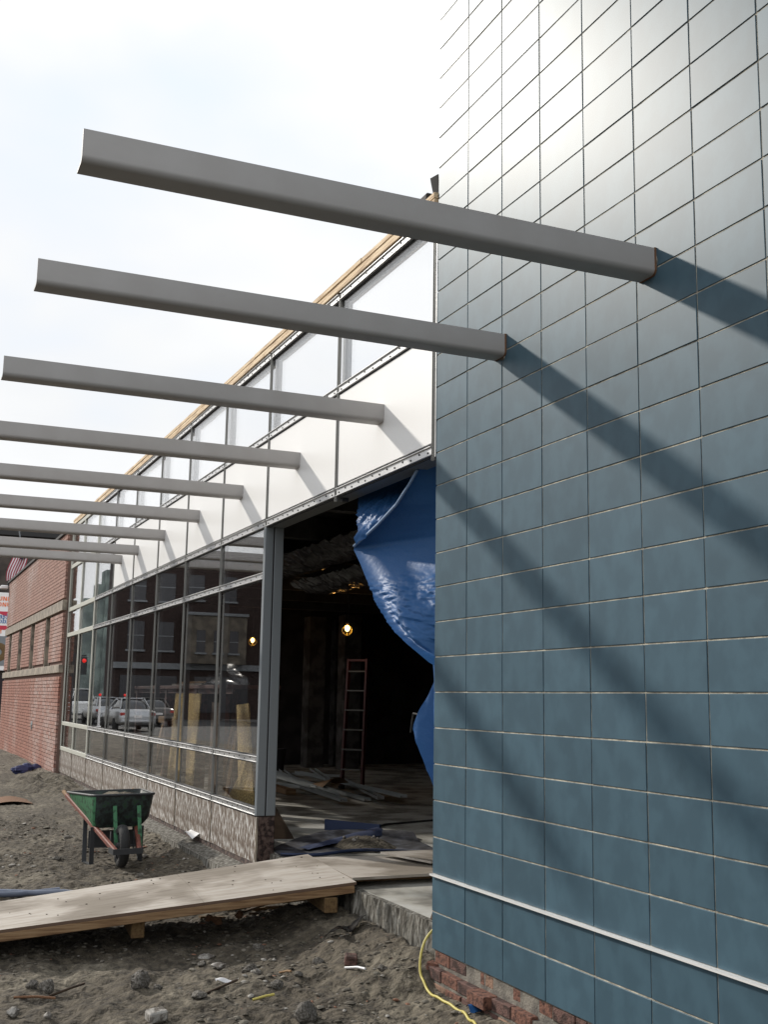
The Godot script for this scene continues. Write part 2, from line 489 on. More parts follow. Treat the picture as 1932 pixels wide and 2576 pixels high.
func build_ground() -> void:
	var xs = axis_steps(-500.0, 400.0, -3.3, 0.22, 0.022, 1.09)
	var zs = axis_steps(-600.0, 200.0, -6.6, 2.2, 0.026, 1.07)
	var v = PackedVector3Array()
	var ix = PackedInt32Array()
	for z in zs:
		for x in xs:
			v.append(Vector3(x, gh(x, z), z))
	var w = xs.size()
	for j in zs.size() - 1:
		for i in w - 1:
			var a = j * w + i
			ix.append_array([a, a + 1, a + w, a + 1, a + w + 1, a + w])
	var arr = []
	arr.resize(Mesh.ARRAY_MAX)
	arr[Mesh.ARRAY_VERTEX] = v
	arr[Mesh.ARRAY_INDEX] = ix
	var st = SurfaceTool.new()
	st.create_from_arrays(arr)
	st.generate_normals()
	part("ground", st.commit(), M.dirt, self).set_meta("kind", "structure")

	# loose stones nobody could count
	var rock = mb()
	ico(rock, Vector3.ZERO, Vector3(1, 0.7, 0.85), 4, 0.5, 1)
	var mm = MultiMesh.new()
	mm.transform_format = MultiMesh.TRANSFORM_3D
	mm.use_colors = true
	mm.mesh = done(rock)
	var xf = []
	var cols = []
	while xf.size() < 10000:
		var z = rng.randf_range(-9.0, 2.4)
		if rng.randf() < 0.12:
			z = rng.randf_range(-24.0, -9.0)
		var x = rng.randf_range(-3.6, 0.05)
		var den = 0.35 + 1.1 * n2.get_noise_2d(x * 55.0 + 300.0, z * 55.0) + 0.5 * sm(-1.4, 0.0, x) * sm(-3.2, -0.5, z) + 0.3 * sm(-1.0, -0.2, x) * sm(-3.0, -4.0, z)
		if rng.randf() > den:
			continue
		var s = 0.0035 + 0.015 * pow(rng.randf(), 3.2)
		if rng.randf() < 0.05:
			s *= rng.randf_range(1.4, 2.4)
		var b = Basis.from_euler(Vector3(rng.randf_range(-0.4, 0.4), rng.randf() * TAU, rng.randf_range(-0.4, 0.4))).scaled(Vector3(s * rng.randf_range(0.8, 1.6), s * rng.randf_range(0.6, 1.0), s))
		xf.append(Transform3D(b, Vector3(x, gh(x, z) + s * 0.25, z)))
		var t = rng.randf()
		var c = Color(0.075, 0.064, 0.048).lerp(Color(0.17, 0.152, 0.122), t)
		if rng.randf() < 0.05:
			c = Color(0.22, 0.11, 0.07)
		elif rng.randf() < 0.05:
			c = Color(0.30, 0.28, 0.25)
		cols.append(c)
	mm.instance_count = xf.size()
	for i in xf.size():
		mm.set_instance_transform(i, xf[i])
		mm.set_instance_color(i, cols[i])
	var g = MultiMeshInstance3D.new()
	g.name = "gravel"
	g.multimesh = mm
	g.material_override = M.pebble
	add_child(g, true)
	g.set_meta("kind", "stuff")
	tag(g, "small loose stones and clods scattered over the dirt", "gravel")

	# street beyond the yard: seen in the glass
	structure("street", bx(Vector3(-17, -0.2, -190), Vector3(-7, 0.03, 60)), M.asphalt)
	structure("pavement", bx(Vector3(-20, -0.2, -66), Vector3(-17, 0.15, 60)), M.pavement)
	structure("cross_street", bx(Vector3(-60, -0.2, -66), Vector3(-17.004, 0.026, -56)), M.asphalt)

# every mesh below is given in world coordinates; wobj hangs it under a thing or part
func origin_of(p: Node) -> Vector3:
	var o = Vector3.ZERO
	while p is Node3D and p != self:
		o += p.position
		p = p.get_parent()
	return o

func wobj(called: String, st: SurfaceTool, m: Material, parent: Node) -> MeshInstance3D:
	return obj(called, st, m, parent, -origin_of(parent))

# ------------------------------------------------------------------ blue tiled wall
func build_tile_wall() -> void:
	var t = thing("tiled_wall", "tall wall of glossy slate blue blocks filling the right side", "wall", Vector3(0, 0, 0))
	var core = bx(Vector3(0.0015, 0.252, 0.006), Vector3(4.0, 8.6, 9.0))
	wobj("mortar_bed", core, M.mortar, t)
	var pw = 0.4064
	var ph = 0.20430
	var y0 = 0.4543
	var gap = 0.0066
	var full = mb()
	box(full, Vector3(0.027, 0, 0), Vector3(0.06, ph - gap, pw - gap), 0.002)
	var mesh_full = done(full)
	var edge = mb()
	box(edge, Vector3(0.027, 0, 0), Vector3(0.06, ph - gap, 0.4015 - gap * 0.5), 0.002)
	var mesh_edge = done(edge)
	var rest = mb()
	for r in range(-1, 40):
		var yc = y0 + ph * (r + 0.5)
		for c in range(0, 22):
			var zc = 0.0 + (0.4015 - gap * 0.5) * 0.5 if c == 0 else 0.4015 + pw * (c - 0.5)
			if c <= 7 and r <= 28:
				var tl = part("tile", mesh_edge if c == 0 else mesh_full, M["tile%d" % rng.randi_range(0, 3)], t, Vector3(rng.randf_range(-0.0012, 0.0012), yc, zc))
				tl.rotation = Vector3(0, rng.randf_range(-0.0022, 0.0022), rng.randf_range(-0.003, 0.003))
			else:
				box(rest, Vector3(0.027, yc, zc), Vector3(0.06, ph - gap, (0.4015 if c == 0 else pw) - gap), 0.0)
	var rs = wobj("outer_tiles", rest, M.tile1, t)
	rs.set_meta("kind", "stuff")
	# white metal strip lying in the second joint
	var st = mb()
	box(st, Vector3(-0.010, y0 + ph - 0.001, 4.5), Vector3(0.026, 0.004, 9.0))
	box(st, Vector3(-0.022, y0 + ph - 0.004, 4.5), Vector3(0.003, 0.010, 9.0))
	wobj("flashing_strip", st, M.strip, t)
	# rough mortar around the two beams that enter the tiles
	for zz in [2.117, 0.7975]:
		var c = mb()
		ico(c, Vector3(0.004, 3.548, zz), Vector3(0.016, 0.076, 0.074), int(zz * 10), 0.45, 2)
		wobj("mortar_patch", c, M.rough_con, t)

	# brick footing under the tiles
	var f = thing("brick_footing", "old red brick footing stepped out under the blue tiles", "brick footing", Vector3(0, 0, 0))
	wobj("mortar_core", bx(Vector3(0.010, -0.3, 0.012), Vector3(0.5, 0.249, 9.0)), M.old_mortar, f)
	wobj("mortar_ledge", bx(Vector3(-0.022, -0.3, 0.03), Vector3(0.02, 0.150, 9.0)), M.old_mortar, f)
	for course in 4:
		var yb: float = [0.181, 0.100, 0.024, -0.052][course]
		var xo: float = [0.006, -0.028, -0.030, -0.034][course]
		var z: float = [0.02, -0.035, 0.02, -0.03][course]
		while z < 3.4:
			var L = 0.196 + rng.randf_range(-0.01, 0.008)
			if course == 0 and rng.randf() < 0.2:
				L = 0.095
			var proud = rng.randf_range(-0.006, 0.006)
			if course == 1 and z > 0.5 and z < 0.7:
				proud = -0.045
			if not (course == 1 and rng.randf() < 0.12 and z > 0.9):
				var b = mb()
				box(b, Vector3(xo + 0.05 + proud, yb + 0.033, z + L * 0.5), Vector3(0.1, 0.062 + rng.randf_range(-0.003, 0.003), L - 0.009), 0.004, Basis.from_euler(Vector3(rng.randf_range(-0.02, 0.02), rng.randf_range(-0.03, 0.03), 0)))
				wobj("brick", b, [M.brick, M.brick, M.brick2, M.brick3, M.brick2, M.brick3][rng.randi_range(0, 5)], f)
			z += L

# ------------------------------------------------------------------ steel beams
func build_beams() -> void:
	var zs = [2.117, 0.7975, -0.865, -2.575, -4.20, -5.83, -7.49, -9.09, -10.26]
	var labels = [
		"grey steel beam nearest the camera, topmost, running into the blue tiles",
		"second grey steel beam from the camera, lower of the two set in blue tiles",
		"third grey steel beam, first one fixed to the white panels beside the tiles",
		"fourth grey steel beam, ending on the white panel over the glazing jamb",
		"fifth grey steel beam, midway along the row over the glass front",
		"sixth grey steel beam, between the fifth and the seventh on white panels",
		"seventh grey steel beam, third from the far end of the row",
		"eighth grey steel beam, last but one before the brick building",
		"farthest grey steel beam, lowest in view, nearest the brick building"]
	for i in zs.size():
		var z: float = zs[i]
		var t = thing("steel_beam", labels[i], "steel beam", Vector3(0, 3.545, z), "grey beams cantilevered from the front")
		var w = 0.112
		var h = 0.122
		var r = 0.027
		var th = 0.010
		# bent plate: a web facing the camera side, rounded into a flange below
		var outer = [Vector3(0, h * 0.5, w * 0.5), Vector3(0, 0.0, w * 0.5)]
		var inner = [Vector3(0, h * 0.5, w * 0.5 - th), Vector3(0, 0.0, w * 0.5 - th)]
		for k in 9:
			var a = PI / 2 * k / 8.0
			outer.append(Vector3(0, -h * 0.5 + r - r * sin(a), w * 0.5 - r + r * cos(a)))
			inner.append(Vector3(0, -h * 0.5 + r - (r - th) * sin(a), w * 0.5 - r + (r - th) * cos(a)))
		outer.append(Vector3(0, -h * 0.5, -w * 0.5))
		inner.append(Vector3(0, -h * 0.5 + th, -w * 0.5))
		var far = Vector3(-2.464, 0, 0)
		var near = Vector3(0.03, 0, 0)
		var st = mb()
		sgroup += 1
		st.set_smooth_group(sgroup)
		for k in outer.size() - 1:
			var mo: Vector3 = outer[k] + outer[k + 1] - inner[k] - inner[k + 1]
			poly(st, [outer[k] + near, outer[k + 1] + near, outer[k + 1] + far, outer[k] + far], mo)
		sgroup += 1
		st.set_smooth_group(sgroup)
		for k in outer.size() - 1:
			var mo: Vector3 = outer[k] + outer[k + 1] - inner[k] - inner[k + 1]
			poly(st, [inner[k] + near, inner[k + 1] + near, inner[k + 1] + far, inner[k] + far], -mo)
		st.set_smooth_group(-1)
		for k in outer.size() - 1:
			poly(st, [outer[k] + far, outer[k + 1] + far, inner[k + 1] + far, inner[k] + far], Vector3.LEFT)
		poly(st, [outer[0] + near, outer[0] + far, inner[0] + far, inner[0] + near], Vector3.UP)
		poly(st, [outer[-1] + near, outer[-1] + far, inner[-1] + far, inner[-1] + near], Vector3.FORWARD)
		obj("bent_plate", st, M.steel, t)
		# back plate closing the end at the wall
		var cap = mb()
		var ring = outer.duplicate()
		ring.append(Vector3(0, h * 0.5, -w * 0.5))
		var shr = []
		for p in ring:
			shr.append(Vector3(-0.004, p.y * 0.98, p.z * 0.98))
		prism(cap, shr, Vector3(-0.008, 0, 0))
		obj("fixing_plate", cap, M.steel, t)
		if i < 2:
			# cut edge with rust where it meets the tiles
			var ru = mb()
			var big = []
			for p in ring:
				big.append(Vector3(-0.012, p.y * 1.035, p.z * 1.035))
			prism(ru, big, Vector3(0.010, 0, 0))
			obj("rusty_weld", ru, M.rust, t)

# ------------------------------------------------------------------ glass front
const ZB := [-0.035, -1.68, -3.37, -4.82, -6.30, -7.77, -9.30, -10.80, -12.33, -13.80, -15.20]

func plate(parent: Node, za: float, zb: float, y0: float, y1: float, finished: bool, n_screws: int) -> void:
	# za > zb. Bare pressure plate with two raised lips and screw heads, or a smooth snap cap
	var g = 0.020
	var st = mb()
	var zc = (za + zb) * 0.5
	var L = za - zb - 2 * g
	if finished:
		box(st, Vector3(-0.005, (y0 + y1) * 0.5, zc), Vector3(0.020, y1 - y0 + 0.012, L), 0.003)
		wobj("cap_rail", st, M.cap, parent)
		return
	box(st, Vector3(0.0, (y0 + y1) * 0.5, zc), Vector3(0.016, y1 - y0 - 0.016, L))
	for y in [y0 + 0.004, y1 - 0.004]:
		box(st, Vector3(-0.006, y, zc), Vector3(0.028, 0.007, L), 0.0012)
	var pl = wobj("pressure_plate", st, M.alu, parent)
	var gk = mb()
	for y in [y0 - 0.005, y1 + 0.005]:
		box(gk, Vector3(0.006, y, zc), Vector3(0.014, 0.008, L))
	wobj("gasket", gk, M.gasket, pl)
	var sc = mb()
	for k in n_screws:
		var z = za - g - 0.05 - (L - 0.1) * k / maxf(1.0, n_screws - 1)
		lathe(sc, [Vector2(0, 0.0055), Vector2(0.0065, 0.005), Vector2(0.0072, 0.0)], Transform3D(Basis(Vector3(0, 0, 1), Vector3(-1, 0, 0), Vector3(0, 1, 0)), Vector3(-0.008, (y0 + y1) * 0.5 + (0.008 if k % 2 else -0.006), z)), 6)
	var s = wobj("screws", sc, M.screw, pl)
	s.set_meta("kind", "stuff")

func pane(called: String, parent: Node, y0: float, y1: float, e: float, a: float, m: Material) -> void:
	# double glazing: two sheets of glass with an air gap
	var st = mb()
	for x in ([0.006, 0.022] if y0 > 2.0 else [0.014]):
		box(st, Vector3(x + 0.002, (y0 + y1) * 0.5, (a + e) * 0.5), Vector3(0.004, y1 - y0, a - e))
	wobj(called, st, m, parent)

func build_front() -> void:
	var t = thing("glass_front", "long unfinished glass and white panel front with bare metal plates", "glazed facade", Vector3(0, 0, -8))
	for b in range(0, 10):
		var za: float = ZB[b]
		var zb: float = ZB[b + 1]
		var fin = b >= 8
		var a = za - 0.018
		var e = zb + 0.018
		# clerestory pane and spandrel
		pane("clerestory_pane", t, 3.955, 4.625, e, a, M.glass_clear)
		if b <= 6:
			wobj("white_panel", bx(Vector3(-0.002, 3.185, e), Vector3(0.040, 3.880, a), 0.003), M.panel, t)
		else:
			pane("spandrel_pane", t, 3.175, 3.885, e, a, M.glass_tint)
			wobj("shadow_board", bx(Vector3(0.10, 3.175, e), Vector3(0.13, 3.885, a)), M.alu_dark, t)
		plate(t, za, zb, 4.625, 4.685, fin, 11)
		plate(t, za, zb, 3.890, 3.948, fin, 11)
		plate(t, za, zb, 3.105, 3.165, fin, 13 if b < 2 else 9)
		if b >= 2:
			pane("upper_pane", t, 2.71, 3.10, e, a, M.glass)
			pane("tall_pane", t, 1.14, 2.645, e, a, M.glass)
			pane("low_pane", t, 0.705, 1.082, e, a, M.glass)
			plate(t, za, zb, 2.648, 2.706, fin, 9)
			plate(t, za, zb, 1.084, 1.136, fin, 9)
			plate(t, za, zb, 0.648, 0.702, fin, 9)
			# tubes behind the plates
			for y in [2.677, 1.11, 0.675]:
				wobj("transom", bx(Vector3(0.036, y - 0.025, zb + 0.023), Vector3(0.085, y + 0.025, za - 0.023)), M.frame_black, t)
		for y in [4.655, 3.919]:
			wobj("transom", bx(Vector3(0.036, y - 0.025, zb + 0.023), Vector3(0.085, y + 0.025, za - 0.023)), M.frame_black, t)
	for k in range(0, 11):
		var z: float = ZB[k]
		var lo = 3.07 if k < 2 else 0.648
		if k == 2:
			lo = 3.09
		var fin = k >= 8
		wobj("mullion", bx(Vector3(0.036, lo, z - 0.022), Vector3(0.09, 4.69, z + 0.022), 0.003), M.frame_black, t)
		if fin:
			wobj("mullion_cap", bx(Vector3(-0.016, lo - 0.004, z - 0.026), Vector3(0.005, 4.694, z + 0.026), 0.003), M.cap, t)
		else:
			var st = mb()
			box(st, Vector3(0.001, (lo + 4.68) * 0.5, z), Vector3(0.008, 4.68 - lo, 0.030))
			for s in [-1.0, 1.0]:
				box(st, Vector3(-0.003, (lo + 4.684) * 0.5, z + s * 0.0135), Vector3(0.018, 4.684 - lo, 0.006), 0.001)
			wobj("mullion_plate", st, M.alu_bar, t)
	# header over the opening
	wobj("opening_header", bx(Vector3(0.012, 3.102, -3.34), Vector3(0.15, 3.39, -0.002)), M.alu_dark, t)
	# jamb post of the opening: two box sections with a dark joint
	wobj("jamb_front", bx(Vector3(-0.016, 0.648, -3.402), Vector3(0.058, 3.104, -3.342), 0.003), M.alu_grey, t)
	wobj("jamb_joint", bx(Vector3(0.058, 0.65, -3.395), Vector3(0.071, 3.103, -3.352)), M.gasket, t)
	wobj("jamb_back", bx(Vector3(0.071, 0.648, -3.402), Vector3(0.150, 3.104, -3.342), 0.003), M.alu_grey, t)
	# perforated end strip against the tiles
	var strip = mb()
	box(strip, Vector3(-0.004, 3.9, -0.0085), Vector3(0.006, 1.62, 0.012))
	wobj("edge_trim", strip, M.alu, t)

	# timber laid along the top
	var tp = thing("timber_coping", "raw timber boards laid along the top of the glass front", "timber coping", Vector3(0.05, 4.69, -8))
	var y = 4.690
	for layer in 3:
		var th: float = [0.036, 0.034, 0.042][layer]
		var z = -0.02
		var first = true
		while z > -15.1:
			var L = rng.randf_range(2.2, 3.6)
			if first and layer == 2:
				L = 1.2
			first = false
			var z2 = maxf(z - L, -15.2)
			var st = mb()
			var xo: float = [-0.030, -0.022, -0.026][layer] + rng.randf_range(-0.004, 0.004)
			box(st, Vector3(xo + 0.105, y + th * 0.5, (z + z2) * 0.5), Vector3(0.21, th - 0.003, z - z2 - 0.004), 0.003)
			wobj("plank", st, M.timber, tp)
			z = z2
		y += th
	# a scrap of roofing felt sticking up by the tiles
	var fl = thing("roofing_felt_flap", "black felt flap sticking up where the coping meets tiles", "roofing felt", Vector3(0.2, 4.8, -0.4))
	var fs = sheet(func(u, v): return Vector3(0.20 + 0.02 * sin(v * 3.0) + 0.02 * u, 4.80 + v * 0.37, -0.485 + 0.03 * cos(v * 3.6) + (u - 0.5) * (0.085 - 0.035 * sin(v * PI))), 4, 10, Vector3(0.004, 0, 0))
	wobj("felt_strip", fs, M.black, fl)
	wobj("felt_lap", bx(Vector3(0.18, 4.80, -0.70), Vector3(0.24, 5.07, -0.56), 0.01), M.black, fl)
	var tri = mb()
	prism(tri, [Vector3(0.27, 5.0, -0.70), Vector3(0.27, 5.0, -0.50), Vector3(0.27, 5.20, -0.53)], Vector3(0.05, 0, 0))
	wobj("board_scrap", tri, M.band, fl)
	# two pieces left on the coping
	var p1 = thing("roof_vent_box", "small pale box standing on the far part of the timber coping", "vent box", Vector3(0.2, 4.78, -8.3))
	wobj("box_body", bx(Vector3(0.14, 4.78, -8.5), Vector3(0.34, 4.90, -8.15), 0.01), M.pale_trim, p1)
	wobj("box_lid", bx(Vector3(0.12, 4.90, -8.52), Vector3(0.36, 4.925, -8.13), 0.005), M.pale_trim, p1)

	# stone base wrapped in plastic
	var bs = thing("wrapped_plinth", "low stone plinth wrapped in wrinkled clear plastic under the glass", "plinth", Vector3(0, 0.28, -8))
	for b in range(2, 10):
		var za: float = ZB[b] + (0.03 if b == 2 else 0.0)
		var zb: float = ZB[b + 1]
		wobj("stone_panel", bx(Vector3(0.0, 0.20, zb + 0.006), Vector3(0.15, 0.642, za - 0.006), 0.006), M.stone, bs)
		var seed_ = b * 13.0
		var film = sheet(func(u, v):
			var zz = lerpf(za - 0.014, zb + 0.014, u)
			var yy = lerpf(0.636, 0.262, v)
			var fold = 0.002 * absf(n1.get_noise_2d(zz * 160.0 + seed_ + yy * 60.0, yy * 60.0)) + 0.003 * maxf(0.0, n2.get_noise_2d(zz * 60.0 + yy * 120.0, seed_))
			var lift = 0.02 * sm(0.75, 1.0, v) * maxf(0.0, n1.get_noise_1d(zz * 90.0 + seed_))
			return Vector3(-0.004 - fold - lift, yy + 0.008 * n1.get_noise_1d(zz * 160.0) * v, zz), 60, 18, Vector3(0.002, 0, 0))
		wobj("plastic_film", film, M.wrap, bs)
		wobj("edge_tape", bx(Vector3(-0.014, 0.27, zb - 0.006), Vector3(0.0, 0.64, zb + 0.006)), M.band, bs)
	wobj("corner_tape", bx(Vector3(-0.016, 0.27, -3.352), Vector3(0.0, 0.64, -3.338)), M.band, bs)
	# a peeled lip of film at the bottom
	var lip = sheet(func(u, v): return Vector3(-0.01 - 0.07 * v - 0.03 * sin(u * PI) * v, 0.30 - 0.05 * v + 0.05 * sin(u * PI) * v, -5.55 + u * 0.35), 10, 6, Vector3(0, 0.002, 0))
	wobj("peeled_film", lip, M.paper, bs)
	var kerb = mb()
	var kz = -3.3
	while kz > -15.1:
		var L = rng.randf_range(1.4, 2.2)
		var k2 = maxf(kz - L, -15.2)
		prism(kerb, [Vector3(-0.20, -0.2, kz), Vector3(-0.17, 0.185, kz), Vector3(-0.0, 0.215, kz), Vector3(0.14, 0.2, kz), Vector3(0.14, -0.2, kz)], Vector3(0, 0, k2 - kz))
		kz = k2
	var kf = structure("footing_kerb", kerb, M.rough_con)
	kf.name = "footing_kerb"

# ------------------------------------------------------------------ the hall behind the front
func build_hall() -> void:
	# slab with a broken front edge
	structure("hall_floor", bx(Vector3(0.155, -0.2, -15.2), Vector3(9.2, FLOOR_Y, -0.004)), M.slab)
	var lip = SurfaceTool.new()
	lip.begin(Mesh.PRIMITIVE_TRIANGLES)
	lip.set_smooth_group(-1)
	var rows = 9
	var cols = 130
	var grid = []
	for i in cols + 1:
		var z = lerpf(-3.33, -0.004, float(i) / cols)
		var col = []
		for j in rows + 1:
			var v = float(j) / rows
			var k = 0.024 * n1.get_noise_2d(z * 420.0, v * 60.0) + 0.018 * n2.get_noise_2d(z * 1100.0, v * 160.0)
			var chip = maxf(0.0, n2.get_noise_1d(z * 380.0)) * 0.05 * (1.0 - v)
			col.append(Vector3(0.105 + k + chip - 0.015 * v, FLOOR_Y - chip * 0.7 - (FLOOR_Y + 0.1) * v + 0.006 * n1.get_noise_1d(z * 200.0), z))
		grid.append(col)
	for i in cols:
		for j in rows:
			poly(lip, [grid[i][j], grid[i + 1][j], grid[i + 1][j + 1], grid[i][j + 1]], Vector3(-1, 0, 0))
		poly(lip, [grid[i][0], grid[i + 1][0], Vector3(0.156, FLOOR_Y - 0.002, grid[i + 1][0].z), Vector3(0.156, FLOOR_Y - 0.002, grid[i][0].z)], Vector3.UP)
	structure("slab_edge", lip, M.rough_con)

	var h = thing("hall_shell", "dark unfinished hall interior seen through the door opening", "hall", Vector3(5, 0, -8))
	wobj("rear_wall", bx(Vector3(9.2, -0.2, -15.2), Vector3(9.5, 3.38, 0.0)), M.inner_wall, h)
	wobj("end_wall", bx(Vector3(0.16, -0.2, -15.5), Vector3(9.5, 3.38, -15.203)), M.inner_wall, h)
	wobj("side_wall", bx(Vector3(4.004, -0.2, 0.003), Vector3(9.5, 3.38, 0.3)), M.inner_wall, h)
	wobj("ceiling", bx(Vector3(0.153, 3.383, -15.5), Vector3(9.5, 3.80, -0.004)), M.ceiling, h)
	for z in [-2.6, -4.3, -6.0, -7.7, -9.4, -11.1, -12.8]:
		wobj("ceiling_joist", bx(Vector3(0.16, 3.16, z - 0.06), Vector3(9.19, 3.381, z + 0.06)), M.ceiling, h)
	# partition studs at the far end, faint in the dark
	for p in [Vector3(4.9, 0, -13.6), Vector3(5.2, 0, -14.9), Vector3(4.5, 0, -14.4), Vector3(6.3, 0, -12.4)]:
		var w: float = 0.34 if p.x < 5.0 else 0.26
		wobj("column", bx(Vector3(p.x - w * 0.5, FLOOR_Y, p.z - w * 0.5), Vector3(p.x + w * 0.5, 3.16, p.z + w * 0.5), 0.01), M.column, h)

	# crumpled black plastic and a duct under the ceiling
	var pl = thing("black_plastic_sheet", "crumpled black plastic sheeting hanging under the hall ceiling", "plastic sheet", Vector3(1.0, 3.1, -4))
	for layer in 2:
		var s = sheet(func(u, v):
			var z = lerpf(-2.1, -6.6, u)
			var sag = 0.09 * sin(v * PI) + 0.03 * n1.get_noise_2d(u * 160.0, layer * 60.0)
			var p = Vector3(0.75 + layer * 0.55 + v * 0.65, 3.10 - layer * 0.14 - sag - 0.06 * v, z)
			var c = absf(n2.get_noise_3d(p.x * 420.0, p.y * 240.0, p.z * 420.0))
			return p + Vector3(0.0, 0.030 * c + 0.022 * n1.get_noise_2d(p.z * 500.0, p.x * 500.0), 0.0), 110, 26, Vector3(0, 0.003, 0))
		wobj("sheet_fold", s, M.black_plastic, pl)

	# construction lamps on a cord
	lamp("bare construction bulb glowing above the red ladder", Vector3(3.0, 2.615, -8.96))
	lamp("bare construction bulb glowing behind the glass by the jamb", Vector3(3.0, 2.63, -13.55))

	build_ladder()
	# metal studs lying on the floor
	var ends = [
		[Vector3(3.0, 0, -12.3), Vector3(2.73, 0, -7.46)], [Vector3(2.41, 0, -9.0), Vector3(2.235, 0, -7.03)], [Vector3(2.60, 0, -10.8), Vector3(2.41, 0, -8.6)],
		[Vector3(3.1, 0, -11.2), Vector3(2.975, 0, -6.9)], [Vector3(3.9, 0, -11.4), Vector3(3.0, 0, -12.3)], [Vector3(3.5, 0, -10.3), Vector3(2.753, 0, -7.1)],
		[Vector3(2.9, 0, -11.9), Vector3(2.45, 0, -7.6)], [Vector3(3.6, 0, -11.9), Vector3(2.9, 0, -9.2)], [Vector3(2.2, 0, -10.6), Vector3(2.62, 0, -8.7)], [Vector3(3.3, 0, -12.6), Vector3(2.6, 0, -9.6)]]
	var words = ["longest, reaching furthest toward the door", "shortest, lying nearest the jamb", "beside the tan board", "at the right edge of the pile", "lying crosswise at the back", "ending by the ladder feet", "running down the middle of the pile", "thrown across the others by the ladder", "crossing under the scrap of cardboard", "deepest in the hall"]
	for i in ends.size():
		var a: Vector3 = ends[i][0]
		var e: Vector3 = ends[i][1]
		var yb = FLOOR_Y + 0.012 + 0.028 * (i % 4)
		var s = thing("metal_stud", "galvanised metal stud on the hall floor, " + words[i], "metal stud", Vector3((a.x + e.x) * 0.5, yb, (a.z + e.z) * 0.5), "metal studs piled on the hall floor")
		a.y = yb + 0.02; e.y = yb + 0.004 + 0.012 * (i % 3)
		var st = mb()
		bar(st, a, e, 0.09, 0.003)
		var side = (e - a).cross(Vector3.UP).normalized() * 0.0435
		for sg in [-1.0, 1.0]:
			bar(st, a + side * sg + Vector3(0, 0.017, 0), e + side * sg + Vector3(0, 0.017, 0), 0.003, 0.034)
		wobj("channel", st, M.galv, s)
	var bd = thing("timber_board", "tan timber board with a dark end among the metal studs", "board", Vector3(2.2, FLOOR_Y, -9.3))
	var bm = mb()
	bar(bm, Vector3(2.16, FLOOR_Y + 0.045, -10.0), Vector3(2.10, FLOOR_Y + 0.045, -8.6), 0.14, 0.07, Vector3.UP, 0.004)
	wobj("board_body", bm, M.lumber, bd)
	var cb = thing("cardboard_scrap", "torn brown cardboard scrap lying on the metal studs", "cardboard", Vector3(2.7, FLOOR_Y, -8.8))
	wobj("flap", sheet(func(u, v): return Vector3(2.52 + u * 0.36, FLOOR_Y + 0.10 + 0.09 * sin(u * 2.6) * (0.5 + v), -9.05 + v * 0.5 + 0.06 * u), 8, 8, Vector3(0, -0.006, 0)), M.lumber, cb)
	# board leaning inside the jamb
	var jb = thing("leaning_board", "brown board leaning inside the base of the door jamb", "board", Vector3(0.6, FLOOR_Y, -5))
	var jm = mb()
	prism(jm, [Vector3(0.62, FLOOR_Y + 0.002, -4.18), Vector3(0.30, FLOOR_Y + 0.002, -4.24), Vector3(0.31, FLOOR_Y + 0.62, -4.52)], Vector3(0.004, 0, -0.03))
	wobj("board_face", jm, M.ply_old, jb)

	# things stored behind the glass
	var tb = thing("work_platform", "long reddish plank platform behind the glass carrying a black bag", "platform", Vector3(0.9, FLOOR_Y, -8.5))
	for k in 3:
		var st = mb()
		box(st, Vector3(0.66 + k * 0.21, 1.742, -9.15), Vector3(0.205, 0.045, 5.5), 0.004)
		wobj("plank", st, M.redwood, tb)
	for z in [-6.75, -7.95, -9.6, -11.6]:
		for x in [0.63, 1.12]:
			wobj("post", bx(Vector3(x - 0.045, FLOOR_Y, z - 0.045), Vector3(x + 0.045, 1.718, z + 0.045), 0.004), M.redwood, tb)
	wobj("front_rail", bx(Vector3(0.60, 1.66, -11.9), Vector3(0.63, 1.765, -6.35), 0.003), M.redwood, tb)
	var bg = thing("black_bag", "shiny black plastic bag heaped on the plank platform", "plastic bag", Vector3(1.0, 1.77, -7.4))
	wobj("bag_body", sheet(func(u, v):
		var a = u * TAU
		var el = v * PI * 0.5
		var d = Vector3(cos(a) * cos(el), sin(el), sin(a) * cos(el))
		var k = 1.0 + 0.22 * n1.get_noise_3dv(d * 90.0) + 0.10 * n2.get_noise_3dv(d * 260.0)
		return Vector3(1.0, 1.767, -7.45) + d * Vector3(0.33, 0.27, 0.95) * k, 48, 14), M.black_plastic, bg)
	var bt = thing("pale_board_stack", "pale boards lying on the plank platform behind the bag", "boards", Vector3(1.1, 1.77, -9))
	wobj("board_upper", bx(Vector3(0.85, 1.80, -9.9), Vector3(1.25, 1.825, -8.3), 0.003), M.lumber, bt)
	wobj("board_lower", bx(Vector3(0.80, 1.768, -10.2), Vector3(1.22, 1.797, -8.5), 0.003), M.band, bt)
	leaning_sheet("osb_sheet", "tall yellowish chipboard sheet standing behind the glass", "chipboard", [Vector3(0.46, FLOOR_Y, -8.75), Vector3(0.46, FLOOR_Y, -7.45), Vector3(0.55, 1.66, -7.5), Vector3(0.55, 1.66, -8.8)], M.osb)
	leaning_sheet("chipboard_offcut", "chipboard offcut standing low behind the glass beside the jamb", "chipboard", [Vector3(0.42, FLOOR_Y, -6.05), Vector3(0.42, FLOOR_Y, -5.42), Vector3(0.62, 0.72, -5.5), Vector3(0.62, 0.80, -6.0)], M.osb)
	leaning_sheet("leaning_plank", "pale plank leaning steeply behind the glass beside the jamb", "plank", [Vector3(0.45, FLOOR_Y, -5.35), Vector3(0.45, FLOOR_Y, -4.80), Vector3(0.66, 1.56, -5.88), Vector3(0.66, 1.54, -6.33)], M.osb)
